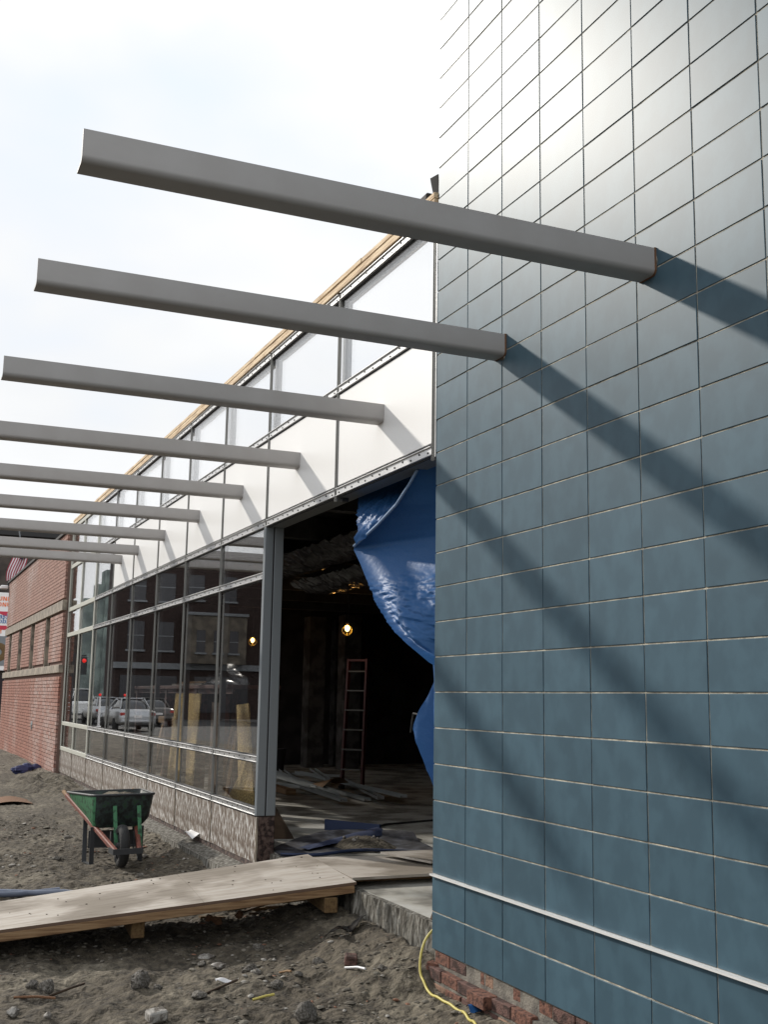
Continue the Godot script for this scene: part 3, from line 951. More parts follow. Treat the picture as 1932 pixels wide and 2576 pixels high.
	leaning_sheet("grey_board", "dark grey board standing behind the glass left of leaning plank", "board", [Vector3(0.52, FLOOR_Y, -6.9), Vector3(0.52, FLOOR_Y, -6.45), Vector3(0.60, 1.56, -6.75), Vector3(0.60, 1.56, -7.15)], M.ply_old)
	for k in 3:
		var x: float = [0.62, 0.60, 0.58][k]
		var z: float = [-9.02, -6.62, -6.42][k]
		var top: float = [1.62, 1.30, 1.25][k]
		var ls = thing("timber_batten", ["slim timber batten leaning left of the tall chipboard", "slim timber batten leaning left of the low chipboard offcut", "slim timber batten crossing beside the low chipboard offcut"][k], "batten", Vector3(x, FLOOR_Y, z))
		var st = mb()
		bar(st, Vector3(x - 0.1, FLOOR_Y + 0.02, z + [0.12, 0.02, 0.3][k]), Vector3(x + 0.12, top, z - [0.1, 0.06, 0.05][k]), 0.035, 0.035)
		wobj("batten_body", st, M.lumber, ls)
	var sh = thing("timber_trestle", "pale timber trestle standing behind the glass under the platform", "trestle", Vector3(0.8, FLOOR_Y, -10.3))
	wobj("trestle_beam", bx(Vector3(0.76, 1.235, -10.8), Vector3(0.85, 1.33, -9.8), 0.004), M.lumber, sh)
	for p in [[-10.55, -10.62], [-9.98, -9.9]]:
		for x in [0.62, 0.98]:
			var st = mb()
			bar(st, Vector3(x, FLOOR_Y, p[1]), Vector3(0.805, 1.27, p[0]), 0.10, 0.04, Vector3.RIGHT)
			wobj("leg", st, M.lumber, sh)
	var bk = thing("mixing_bucket", "dark bucket on the hall floor behind the jamb", "bucket", Vector3(3.45, FLOOR_Y, -13.4))
	var bst = mb()
	lathe(bst, [Vector2(0, 0), Vector2(0.15, 0), Vector2(0.18, 0.38), Vector2(0.19, 0.39), Vector2(0.17, 0.39), Vector2(0.14, 0.03), Vector2(0, 0.03)], Transform3D(Basis.IDENTITY, Vector3(3.45, FLOOR_Y, -13.4)), 18)
	wobj("bucket_body", bst, M.iron, bk)

func leaning_sheet(called: String, label: String, cat: String, q: Array, m: Material) -> void:
	var t = thing(called, label, cat, (q[0] + q[1]) * 0.5)
	var st = mb()
	var nrm: Vector3 = (q[1] - q[0]).cross(q[3] - q[0]).normalized()
	prism(st, q, nrm * 0.015)
	wobj("sheet_face", st, m, t)

func lamp(label: String, p: Vector3) -> void:
	var t = thing("work_lamp", label, "lamp", p, "bare bulbs strung in the dark hall")
	var b = mb()
	var prof = []
	for k in 9:
		var a = PI * k / 8.0
		prof.append(Vector2(maxf(0.0, 0.036 * sin(a) * (1.0 - 0.18 * cos(a))), -0.045 * cos(a) - 0.0))
	lathe(b, prof, Transform3D.IDENTITY, 14)
	obj("bulb", b, M.bulb, t)
	var s = mb()
	lathe(s, [Vector2(0, 0.11), Vector2(0.02, 0.11), Vector2(0.022, 0.047), Vector2(0, 0.047)], Transform3D.IDENTITY, 12)
	obj("socket", s, M.black, t)
	var c = mb()
	tube(c, [Vector3(0, 0.11, 0), Vector3(0.02, 0.3, 0.01), Vector3(0, 0.535, 0)], 0.006, 6)
	obj("cord", c, M.black, t)
	var g = mb()
	for k in 5:
		var a = TAU * k / 5.0
		var pts = []
		for j in 9:
			var e = PI * j / 8.0
			pts.append(Vector3(cos(a) * 0.075 * sin(e * 0.86 + 0.2), 0.05 - 0.15 * j / 8.0, sin(a) * 0.075 * sin(e * 0.86 + 0.2)))
		tube(g, pts, 0.0025, 5)
	obj("wire_guard", g, M.yellow, t)
	var l = OmniLight3D.new()
	l.name = "bulb_light"
	l.light_color = Color(1.0, 0.72, 0.38)
	l.light_energy = 0.05
	l.light_size = 0.03
	l.omni_range = 14.0
	l.omni_attenuation = 2.0
	l.shadow_enabled = true
	t.add_child(l)

func build_ladder() -> void:
	var base = Vector3(3.28, FLOOR_Y, -9.36)
	var t = thing("ladder", "upright red ladder with dim metal rungs standing in the dark hall", "ladder", base)
	var ax = Vector3(0.62, 0, 0.78).normalized()   # across the rungs
	var fw = Vector3(0.78, 0, -0.62)
	var half = 0.17
	for s in [-1.0, 1.0]:
		var st = mb()
		bar(st, base + ax * s * half, base + ax * s * half * 0.9 + Vector3(0, 1.86, 0) + fw * 0.12, 0.03, 0.075, fw)
		wobj("rail", st, M.ladder_red, t)
		wobj("foot", bx(base + ax * s * half - Vector3(0.04, 0, 0.04), base + ax * s * half + Vector3(0.04, 0.05, 0.04)), M.black, t)
	for k in 6:
		var y = 0.28 + k * 0.28
		var p = base + Vector3(0, y, 0) + fw * 0.18 * y / 2.0 - fw * 0.03
		var st = mb()
		bar(st, p - ax * half * 0.95, p + ax * half * 0.95, 0.085, 0.020)
		wobj("rung", st, M.rung, t)
	var cap = mb()
	bar(cap, base + Vector3(0, 1.84, 0) + fw * 0.12 - ax * half * 0.92, base + Vector3(0, 1.84, 0) + fw * 0.12 + ax * half * 0.92, 0.07, 0.03)
	wobj("top_rung", cap, M.ladder_red, t)
	# red folding staging behind it
	var base2 = Vector3(5.0, FLOOR_Y, -9.4)
	var sc = thing("red_staging", "low red scaffold frame behind the ladder, with diagonal brace", "scaffold", base2)
	for x in [0.0, 1.3]:
		for z in [0.0, 0.7]:
			var st = mb()
			tube(st, [base2 + Vector3(x, 0, z), base2 + Vector3(x, 1.72, z)], 0.025, 8)
			wobj("post", st, M.ladder_red, sc)
	for z in [0.0, 0.7]:
		var st = mb()
		tube(st, [base2 + Vector3(0, 1.7, z), base2 + Vector3(1.3, 1.7, z)], 0.025, 8)
		wobj("top_rail", st, M.ladder_red, sc)
		var d = mb()
		tube(d, [base2 + Vector3(0, 0.9, z + 0.03), base2 + Vector3(1.3, 1.66, z + 0.03)], 0.018, 8)
		wobj("brace", d, M.ladder_red, sc)

# ------------------------------------------------------------------ tarpaulins
func edge_at(tbl: Array, y: float) -> float:
	# tbl: [y, z] pairs, y falling
	for i in tbl.size() - 1:
		if y <= tbl[i][0] and y >= tbl[i + 1][0]:
			return lerpf(tbl[i][1], tbl[i + 1][1], (tbl[i][0] - y) / maxf(1e-5, tbl[i][0] - tbl[i + 1][0]))
	return tbl[-1][1] if y < tbl[-1][0] else tbl[0][1]

func crease(y: float, z: float) -> float:
	return 0.012 * n1.get_noise_2d(y * 260.0, z * 60.0) + 0.010 * absf(n2.get_noise_2d(y * 480.0, z * 200.0 + 40.0)) + 0.002 * n2.get_noise_2d(y * 1300.0, z * 900.0)

func build_tarps() -> void:
	var t = thing("blue_tarp", "crumpled blue tarpaulin hanging folded from the opening header", "tarpaulin", Vector3(0.25, 3.1, -0.6))
	# the free edge hangs close behind the header, the other side is drawn back into the hall
	var left = [[3.20, -0.30], [3.121, -0.425], [3.025, -0.571], [2.918, -0.78], [2.827, -1.084], [2.74, -1.44], [2.724, -1.526], [2.699, -1.536], [2.627, -1.451], [2.46, -1.263], [2.291, -1.062], [2.12, -0.812], [1.972, -0.505], [1.863, -0.256], [1.80, -0.05]]
	var main = sheet(func(u, v):
		var y = lerpf(3.15, 1.80, v)
		var zl = edge_at(left, y)
		var far = Vector3(0.52, y, -0.25)
		var p = Vector3(0.12, y, zl).lerp(far, u)
		var band = sm(2.50, 2.36, y) * sm(1.93, 2.08, y)
		# taut above; below, a wrinkled belly that leans back and faces the sky
		p.x -= 0.24 * sm(2.60, 2.12, y) * sm(1.80, 2.04, y) * (0.12 + 0.88 * sm(0.0, 0.5, u))
		var wr = 0.030 * absf(n2.get_noise_2d(p.y * 1300.0 + 120.0 * u, p.z * 320.0 + 40.0)) + 0.012 * n1.get_noise_2d(p.y * 2000.0, p.z * 700.0)
		var calm = 0.010 * n1.get_noise_2d(p.y * 150.0, p.z * 90.0)
		p += Vector3(-0.9, 0.0, 0.4) * (calm + wr * band + 0.10 * wr)
		p.x -= 0.03 * exp(-u * 26.0)
		return p, 110, 150, Vector3(0.003, 0, 0.001))
	wobj("hanging_sheet", main, M.tarp, t)
	var back = sheet(func(u, v):
		var z = lerpf(-1.738, -1.02, u)
		var y = lerpf(3.24, lerpf(2.76, 3.06, pow(u, 0.85)), v)
		var p = Vector3(0.20 + 0.24 * u, y, z)
		var band = sm(0.30, 0.55, v) * sm(1.0, 0.35, u)
		# the lower half is lifted towards the sky where it folds over
		var lean = 0.16 * sm(0.15, 0.95, v) * (1.0 - 0.6 * u)
		p += Vector3(-lean, -0.35 * lean, 2.45 * lean)
		var wr = 0.045 * absf(n2.get_noise_2d(p.y * 420.0, p.z * 700.0)) + 0.024 * n1.get_noise_2d(p.y * 620.0, p.z * 1000.0)
		return p + Vector3(-0.9, 0.0, 0.4) * wr * (0.15 + 0.85 * band), 90, 50, Vector3(0.003, 0, 0.001))
	wobj("folded_corner", back, M.tarp, t)
	var hem = mb()
	var hp = []
	for e in [[3.10, -0.45], [3.025, -0.571], [2.918, -0.78], [2.827, -1.084], [2.77, -1.32], [2.725, -1.52]]:
		hp.append(Vector3(0.085, e[0], e[1]))
	tube(hem, hp, 0.011, 6)
	wobj("rolled_hem", hem, mat(lin(0.16, 0.25, 0.40), 0.5), t)

	var t2 = thing("lower_blue_tarp", "narrow blue tarpaulin end hanging low beside the tiled wall edge", "tarpaulin", Vector3(0.25, 1.4, -0.3))
	var l2 = [[1.86, -0.44], [1.791, -0.512], [1.66, -0.55], [1.566, -0.59], [1.453, -0.625], [1.252, -0.545], [1.021, -0.47], [0.80, -0.42], [0.6, -0.3]]
	wobj("hanging_sheet", sheet(func(u, v):
		var y = lerpf(1.86, 0.62, v)
		var z = lerpf(edge_at(l2, y), 0.06, u)
		return Vector3(0.24 + crease(y * 0.4, z * 4.0) * 1.6 + 0.06 * sin(z * 17.0 + y * 2.0) + 0.04 * sin(y * 3.0), y, z), 40, 60, Vector3(0.003, 0, 0)), M.tarp, t2)
	var tie = mb()
	tube(tie, [Vector3(0.25, 1.535, -0.70), Vector3(0.24, 1.545, -0.80), Vector3(0.25, 1.50, -0.84), Vector3(0.25, 1.42, -0.86)], 0.007, 6)
	wobj("tie_cord", tie, M.rubber, t2)

	# dusty sheet on the slab with a blue edge, and a board under it
	var f = thing("floor_tarp", "dusty blue tarpaulin lying rumpled across the door threshold", "tarpaulin", Vector3(0.7, FLOOR_Y, -3.6))
	wobj("floor_sheet", sheet(func(u, v):
		var front = Vector3(lerpf(-0.0, 1.5, u), 0, -3.10 + 0.10 * sin(u * 9.0) - 0.14 * sin(u * PI) * 0.3 + 0.15 * u)
		front.x = maxf(front.x, 0.125)
		var back2 = Vector3(lerpf(0.2, 1.75, u), 0, -3.55 - 1.05 * sin(u * PI * 0.8) * 0.9)
		var p = front.lerp(back2, v)
		var wv = 0.018 * absf(n1.get_noise_2d(p.x * 120.0 + p.z * 60.0, p.z * 40.0)) + 0.02 * exp(-pow(v / 0.08, 2.0)) + 0.05 * exp(-pow((v - 0.85) / 0.12, 2.0)) * sm(0.2, 0.6, u)
		return Vector3(p.x, FLOOR_Y + 0.006 + wv, p.z), 70, 30, Vector3(0, -0.003, 0)), M.tarp_dusty, f)
	var bq = mb()
	bar(bq, Vector3(1.16, FLOOR_Y + 0.052, -4.80), Vector3(1.50, FLOOR_Y + 0.052, -4.22), 0.03, 0.10)
	wobj("wrapped_edge", bq, M.tarp_navy, f)
	wobj("blue_fold", sheet(func(u, v):
		var p = Vector3(1.46 - 1.05 * u, 0, -4.2 + 0.85 * u)
		return Vector3(p.x + (v - 0.5) * 0.12 * (1.0 - 0.5 * u), FLOOR_Y + 0.03 + 0.05 * sin(v * PI) * (1.0 - u) + 0.015 * n1.get_noise_2d(u * 200.0, v * 80.0), p.z + (v - 0.5) * 0.30 * (1.0 - 0.6 * u)), 26, 10, Vector3(0, -0.003, 0)), M.tarp_navy, f)
	var bc = mb()
	tube(bc, [Vector3(1.50, FLOOR_Y + 0.02, -4.5), Vector3(1.9, FLOOR_Y + 0.012, -5.0), Vector3(2.6, FLOOR_Y + 0.012, -5.25), Vector3(3.4, FLOOR_Y + 0.012, -5.4)], 0.011, 6)
	var cbl = thing("black_cable", "thin black cable running along the hall floor to the right", "cable", Vector3(1.8, FLOOR_Y, -4.9))
	wobj("cable_run", bc, M.rubber, cbl)
	var fe = mb()
	var fp = []
	for k in 14:
		var u = k / 13.0
		fp.append(Vector3(lerpf(0.13, 1.55, u), FLOOR_Y + 0.02, -3.10 + 0.10 * sin(u * 9.0) - 0.04 * sin(u * PI) + 0.15 * u))
	tube(fe, fp, 0.014, 6)
	wobj("front_hem", fe, M.tarp_navy, f)
	var md = thing("dust_heap", "small heap of sweepings on the dusty tarpaulin by the threshold", "dust heap", Vector3(1.02, FLOOR_Y, -3.5))
	var ms = sheet(func(u, v):
		var x = lerpf(0.75, 1.30, u)
		var z = lerpf(-3.85, -3.10, v)
		var r = Vector2((u - 0.5) * 2.0, (v - 0.5) * 2.0).length()
		return Vector3(x, FLOOR_Y + 0.004 + 0.085 * maxf(0.0, 1.0 - r * r) + 0.02 * n2.get_noise_2d(x * 700.0, z * 700.0) * maxf(0.0, 1.1 - r), z), 30, 30)
	wobj("heap_body", ms, M.dirt, md)
	for k in 10:
		var c = mb()
		ico(c, Vector3(rng.randf_range(0.85, 1.2), FLOOR_Y + 0.07, rng.randf_range(-3.65, -3.3)), Vector3.ONE * rng.randf_range(0.012, 0.026), k + 60, 0.4, 1)
		wobj("crumb", c, M.rock_pale, md)

# ------------------------------------------------------------------ plywood ramp and what lies round it
func build_ramp() -> void:
	# top corners: right near, right far, left far, left near
	var nr = Vector3(0.106, 0.400, -1.401)
	var fr = Vector3(0.178, 0.430, -2.585)
	var nl = Vector3(-2.187, 0.205, -1.535)
	var fl = Vector3(-2.099, 0.205, -2.54)
	var nl2 = nr + (nl - nr) * 1.52
	var fl2 = fr + (fl - fr) * 1.52
	var t = thing("plywood_ramp", "long pale plywood ramp sloping up from the yard to the slab", "ramp", Vector3(-1, 0.2, -2))
	var th = 0.019
	var ps = mb()
	var top = func(u, v): return nl2.lerp(nr, u).lerp(fl2.lerp(fr, u), v)
	var sp = 0.70
	for k in 2:
		var u0: float = [0.0, sp + 0.0002][k]
		var u1: float = [sp - 0.0002, 1.0][k]
		var st = SurfaceTool.new()
		st.begin(Mesh.PRIMITIVE_TRIANGLES)
		st.set_smooth_group(-1)
		var n = 12
		for i in n:
			for j in 3:
				var pts = []
				for c in [[0, 0], [1, 0], [1, 1], [0, 1]]:
					var u = lerpf(u0, u1, (i + c[0]) / float(n))
					var v = (j + c[1]) / 3.0
					var p: Vector3 = top.call(u, v)
					p.y -= 0.010 * sin(u * PI * 2.0) * sin(v * PI)
					pts.append(p)
				poly(st, pts, Vector3.UP)
		wobj("plywood_sheet", st, M.plywood, t)
		var q = [top.call(u0, 0.0), top.call(u1, 0.0), top.call(u1, 1.0), top.call(u0, 1.0)]
		var d = mb()
		for e in 4:
			if (k == 0 and e == 1) or (k == 1 and e == 3):
				continue
			var a: Vector3 = q[e]
			var b: Vector3 = q[(e + 1) % 4]
			poly(d, [a, b, b - Vector3(0, th, 0), a - Vector3(0, th, 0)], ((a + b) - (q[0] + q[2])) * Vector3(1, 0, 1))
		poly(d, [q[0] - Vector3(0, th, 0), q[1] - Vector3(0, th, 0), q[2] - Vector3(0, th, 0), q[3] - Vector3(0, th, 0)], Vector3.DOWN)
		wobj("sheet_edge", d, M.ply_edge, t)
	var cr = mb()
	for k in 34:
		var u = rng.randf_range(0.35, 0.99)
		var v = rng.randf_range(0.04, 0.96)
		var p: Vector3 = top.call(u, v)
		p.y -= 0.010 * sin(u * PI * 2.0) * sin(v * PI) - 0.003
		ico(cr, p, Vector3(rng.randf_range(0.003, 0.011), 0.003, rng.randf_range(0.002, 0.006)), k + 200, 0.5, 1)
	var crm = wobj("dirt_crumbs", cr, M.dirt, t)
	crm.set_meta("kind", "stuff")
	var drop = Vector3(0, th + 0.027, 0)
	for v in [0.016, 0.5, 0.984]:
		var st = mb()
		var a: Vector3 = top.call(0.0, v) - drop
		var b: Vector3 = top.call(0.997, v) - drop
		bar(st, a, b, 0.038, 0.052, Vector3.UP, 0.004)
		wobj("joist", st, M.lumber, t)
	for u in [0.02, 0.52, 0.985]:
		var st = mb()
		bar(st, top.call(u, 0.05) - drop, top.call(u, 0.95) - drop, 0.038, 0.050, Vector3.UP, 0.003)
		wobj("cross_piece", st, M.lumber, t)
	# blocks propping it
	var b1 = thing("prop_block", "pale timber block propping the ramp near its slab end", "timber block", Vector3(-0.05, 0.1, -1.55))
	var s1 = mb()
	bar(s1, Vector3(-0.075, 0.255, -1.40), Vector3(0.02, 0.26, -2.5), 0.09, 0.098, Vector3.UP, 0.005)
	wobj("block_body", s1, M.lumber_end, b1)
	var b2 = thing("prop_block", "pale timber block propping the middle of the ramp from below", "timber block", Vector3(-1.36, 0.05, -1.6))
	var s2 = mb()
	bar(s2, Vector3(-1.34, 0.155, -1.56), Vector3(-1.27, 0.158, -2.45), 0.085, 0.12, Vector3.UP, 0.006)
	wobj("block_body", s2, M.lumber_end, b2)

	# second sheet across the threshold
	var t2 = thing("threshold_sheet", "plywood sheet lying on the slab from ramp to door opening", "plywood sheet", Vector3(0.8, FLOOR_Y, -2))
	var s = mb()
	prism(s, [Vector3(0.118, 0.412, -1.505), Vector3(0.20, 0.405, -2.60), Vector3(1.55, 0.372, -2.62), Vector3(1.42, 0.415, -1.52)], Vector3(0, -0.019, 0))
	wobj("sheet_body", s, M.plywood, t2)
	for z in [-1.75, -2.35]:
		var k = mb()
		bar(k, Vector3(0.24, FLOOR_Y + 0.021, z), Vector3(1.35, FLOOR_Y + 0.016, z), 0.06, 0.038)
		wobj("bearer", k, M.lumber, t2)
	var t3 = thing("threshold_offcut", "grey plywood offcut resting on the sheet next to tiled wall", "plywood offcut", Vector3(0.95, 0.43, -1.9))
	var s3 = mb()
	prism(s3, [Vector3(0.78, 0.43, -2.55), Vector3(1.5, 0.425, -2.58), Vector3(1.5, 0.43, -1.9), Vector3(0.93, 0.432, -1.93)], Vector3(0, -0.016, 0))
	wobj("offcut_body", s3, M.plywood, t3)
	var t4 = thing("door_wedge_board", "narrow dark board leaning on the edge of the tiled wall", "board", Vector3(0.1, FLOOR_Y, -0.2))
	var s4 = mb()
	prism(s4, [Vector3(0.14, FLOOR_Y + 0.002, -0.32), Vector3(0.14, FLOOR_Y + 0.002, -0.02), Vector3(0.10, 0.60, -0.015), Vector3(0.10, 0.60, -0.06)], Vector3(0.02, 0, 0))
	wobj("board_body", s4, M.ply_old, t4)

	# rubbish under the ramp
	var wb = thing("scrap_wood_heap", "heap of splintered scrap wood under the far side of ramp", "scrap wood", Vector3(-0.4, 0.1, -2.2))
	for k in 16:
		var a = Vector3(rng.randf_range(-0.75, 0.0), 0, rng.randf_range(-2.9, -2.15))
		a.y = gh(a.x, a.z) + rng.randf_range(0.015, 0.10)
		var ang = rng.randf_range(-0.5, 0.5)
		var L = rng.randf_range(0.15, 0.5)
		var e = a + Vector3(cos(ang) * L, rng.randf_range(-0.03, 0.05), sin(ang) * L)
		var st = mb()
		bar(st, a, e, rng.randf_range(0.015, 0.05), rng.randf_range(0.008, 0.02))
		wobj("splinter", st, [M.lumber, M.ply_old, M.lumber_end][k % 3], wb)
	var rc = thing("rusty_clump", "rusty orange clump lying behind the ramp beside scrap wood", "debris", Vector3(-0.66, 0.1, -2.02))
	for k in 4:
		var c = mb()
		ico(c, Vector3(-0.67 + 0.05 * k * cos(k * 2.0), gh(-0.66, -2.1) + 0.03 + 0.012 * k, -2.06 + 0.03 * sin(k * 3.0)), Vector3(0.035, 0.03, 0.03), 80 + k, 0.5, 1)
		wobj("lump", c, M.rust, rc)
	var bp = thing("black_plastic_scrap", "folded scrap of black plastic lying in front of slab edge", "plastic scrap", Vector3(-0.12, 0.05, -1.05))
	wobj("scrap_fold", sheet(func(u, v):
		var x = -0.24 + 0.26 * u
		var z = -1.10 + 0.12 * v + 0.04 * sin(u * 5.0)
		return Vector3(x, gh(x, z) + 0.018 + 0.03 * absf(sin(u * 4.2 + v)) + 0.03 * v * absf(u - 0.4), z), 16, 6, Vector3(0, -0.003, 0)), M.black_plastic, bp)

func build_wheelbarrow() -> void:
	var o = Vector3(-0.845, 0.085, -4.77)
	var t = thing("wheelbarrow", "battered green wheelbarrow, shade painted on the tray front, worn red timber handles", "wheelbarrow", o)
	# tray: front, back, sides and bottom, open above
	var rim = [Vector3(-1.075, 0.695, -5.02), Vector3(-0.50, 0.700, -5.06), Vector3(-0.42, 0.665, -6.02), Vector3(-1.20, 0.655, -5.98)]
	var mid = [Vector3(-1.075, 0.47, -5.03), Vector3(-0.535, 0.48, -5.07), Vector3(-0.53, 0.47, -5.85), Vector3(-1.09, 0.465, -5.82)]
	var bot = [Vector3(-1.055, 0.392, -5.08), Vector3(-0.60, 0.40, -5.10), Vector3(-0.60, 0.40, -5.72), Vector3(-1.05, 0.395, -5.70)]
	var rings = []
	for L in [rim, mid, bot]:
		var ring = []
		for k in 4:
			var c: Vector3 = L[k]
			var p: Vector3 = L[(k + 3) % 4]
			var q: Vector3 = L[(k + 1) % 4]
			var r = 0.075
			var a = c + (p - c).normalized() * r
			var b = c + (q - c).normalized() * r
			for j in 5:
				var s = j / 4.0
				ring.append(a.lerp(c, s).lerp(c.lerp(b, s), s))
		rings.append(ring)
	var cen = Vector3(-0.81, 0.5, -5.45)
	var groups = [mb(), mb()]
	for g in 2:
		groups[g].set_smooth_group(5)
	for i in 2:
		var n: int = rings[i].size()
		for k in n:
			var k2 = (k + 1) % n
			var pts = [rings[i][k], rings[i][k2], rings[i + 1][k2], rings[i + 1][k]]
			var mp: Vector3 = (pts[0] + pts[1] + pts[2] + pts[3]) * 0.25
			var side = 1 if (k >= 15 and k < 19) or (k == 19) or (k < 2) else 0  # left side gets the sunlit green, the other faces the shaded copy
			poly(groups[side], pts, (mp - cen) * Vector3(1, 0, 1))
			var inn = []
			for p in pts:
				inn.append(p + (cen - p) * Vector3(0.02, 0, 0.02))
			poly(groups[side], inn, (cen - mp) * Vector3(1, 0, 1))
	groups[0].set_smooth_group(-1)
	poly(groups[0], rings[2], Vector3.DOWN)
	var inr = []
	for p in rings[2]:
		inr.append(p + Vector3(0, 0.004, 0))
	poly(groups[0], inr, Vector3.UP)
	var tray = wobj("tray", groups[0], M.tray, t)
	wobj("lit_tray_side", groups[1], M.tray_green, tray)
	var rm = mb()
	var rl = rings[0].duplicate()
	rl.append(rings[0][0])
	tube(rm, rl, 0.012, 8, false)
	wobj("rim", rm, M.iron, tray)
	var rubble = mb()
	for k in 5:
		ico(rubble, Vector3(-0.8 + 0.09 * cos(k * 2.4), 0.55 + 0.02 * k, -5.4 + 0.16 * sin(k * 2.1)), Vector3(0.17, 0.09, 0.2), 90 + k, 0.4, 2)
	wobj("rubble_load", rubble, M.dirt, tray)
	# handles
	var hl = [Vector3(-0.945, 0.245, -4.52), Vector3(-1.175, 0.615, -6.08)]
	var hr = [Vector3(-0.735, 0.245, -4.53), Vector3(-0.50, 0.62, -6.10)]
	for h in [hl, hr]:
		var st = mb()
		bar(st, h[0], h[1], 0.042, 0.046, Vector3.UP, 0.008)
		wobj("handle", st, M.handle, t)
	var gr = mb()
	for h in [hl, hr]:
		var d: Vector3 = (h[1] - h[0]).normalized()
		tube(gr, [h[1] - d * 0.02, h[1] + d * 0.12], 0.021, 10)
	wobj("grip", gr, M.lumber, t)
	# nose guard
	var ng = mb()
	bar(ng, Vector3(-0.975, 0.245, -4.50), Vector3(-0.705, 0.25, -4.51), 0.008, 0.05, Vector3.UP)
	bar(ng, Vector3(-0.972, 0.245, -4.50), Vector3(-0.985, 0.25, -4.66), 0.006, 0.05, Vector3.UP)
	bar(ng, Vector3(-0.707, 0.25, -4.51), Vector3(-0.69, 0.255, -4.68), 0.006, 0.05, Vector3.UP)
	wobj("nose_guard", ng, M.iron, t)
	# braces from tray to handles, painted green
	for x in [-0.89, -0.665]:
		var st = mb()
		bar(st, Vector3(x, 0.235, -4.82), Vector3(x + 0.005, 0.60, -5.005), 0.036, 0.005, Vector3(0, 0, 1))
		wobj("brace", st, M.tray_green, t)
	# legs: V-shaped, with a flat foot
	for s in [0, 1]:
		var x: float = [-1.085, -0.56][s]
		var tx: float = [-1.06, -0.60][s]
		var st = mb()
		var gy = gh(x, -5.25)
		bar(st, Vector3(tx, 0.40, -5.12), Vector3(x + 0.035 * [1, -1][s], gy + 0.01, -5.16), 0.042, 0.008, Vector3.BACK)
		bar(st, Vector3(tx, 0.44, -5.56), Vector3(x, gy + 0.01, -5.36), 0.042, 0.008, Vector3.BACK)
		bar(st, Vector3(x + 0.035 * [1, -1][s], gy + 0.008, -5.14), Vector3(x, gy + 0.008, -5.40), 0.04, 0.008)
		wobj("leg", st, M.iron, t)
	var cr = mb()
	bar(cr, Vector3(-1.07, 0.27, -5.28), Vector3(-0.57, 0.27, -5.28), 0.006, 0.16, Vector3.UP)
	wobj("leg_brace", cr, M.iron, t)
	# wheel
	var wc = Vector3(-0.842, gh(-0.842, -4.77) + 0.188, -4.80)
	var wx = Transform3D(Basis(Vector3(0, 1, 0), Vector3(1, 0, 0), Vector3(0, 0, 1)), wc)
	var ty = mb()
	lathe(ty, [Vector2(0.115, -0.036), Vector2(0.155, -0.046), Vector2(0.182, -0.034), Vector2(0.192, 0.0), Vector2(0.182, 0.034), Vector2(0.155, 0.046), Vector2(0.115, 0.036)], wx, 28)
	var wheel = wobj("wheel", ty, M.rubber, t)
	var hb = mb()
	lathe(hb, [Vector2(0, -0.05), Vector2(0.03, -0.05), Vector2(0.035, -0.02), Vector2(0.118, -0.028), Vector2(0.118, 0.028), Vector2(0.035, 0.02), Vector2(0.03, 0.05), Vector2(0, 0.05)], wx, 20)
	wobj("hub", hb, M.iron, wheel)
	var ax = mb()
	tube(ax, [wc - Vector3(0.12, 0, 0), wc + Vector3(0.12, 0, 0)], 0.010, 8)
	wobj("axle", ax, M.iron, wheel)
	var bk = mb()
	for s in [-1.0, 1.0]:
		bar(bk, wc + Vector3(0.105 * s, -0.02, 0), wc + Vector3(0.105 * s, 0.13, -0.01), 0.006, 0.04, Vector3.BACK)
	wobj("axle_bracket", bk, M.iron, t)

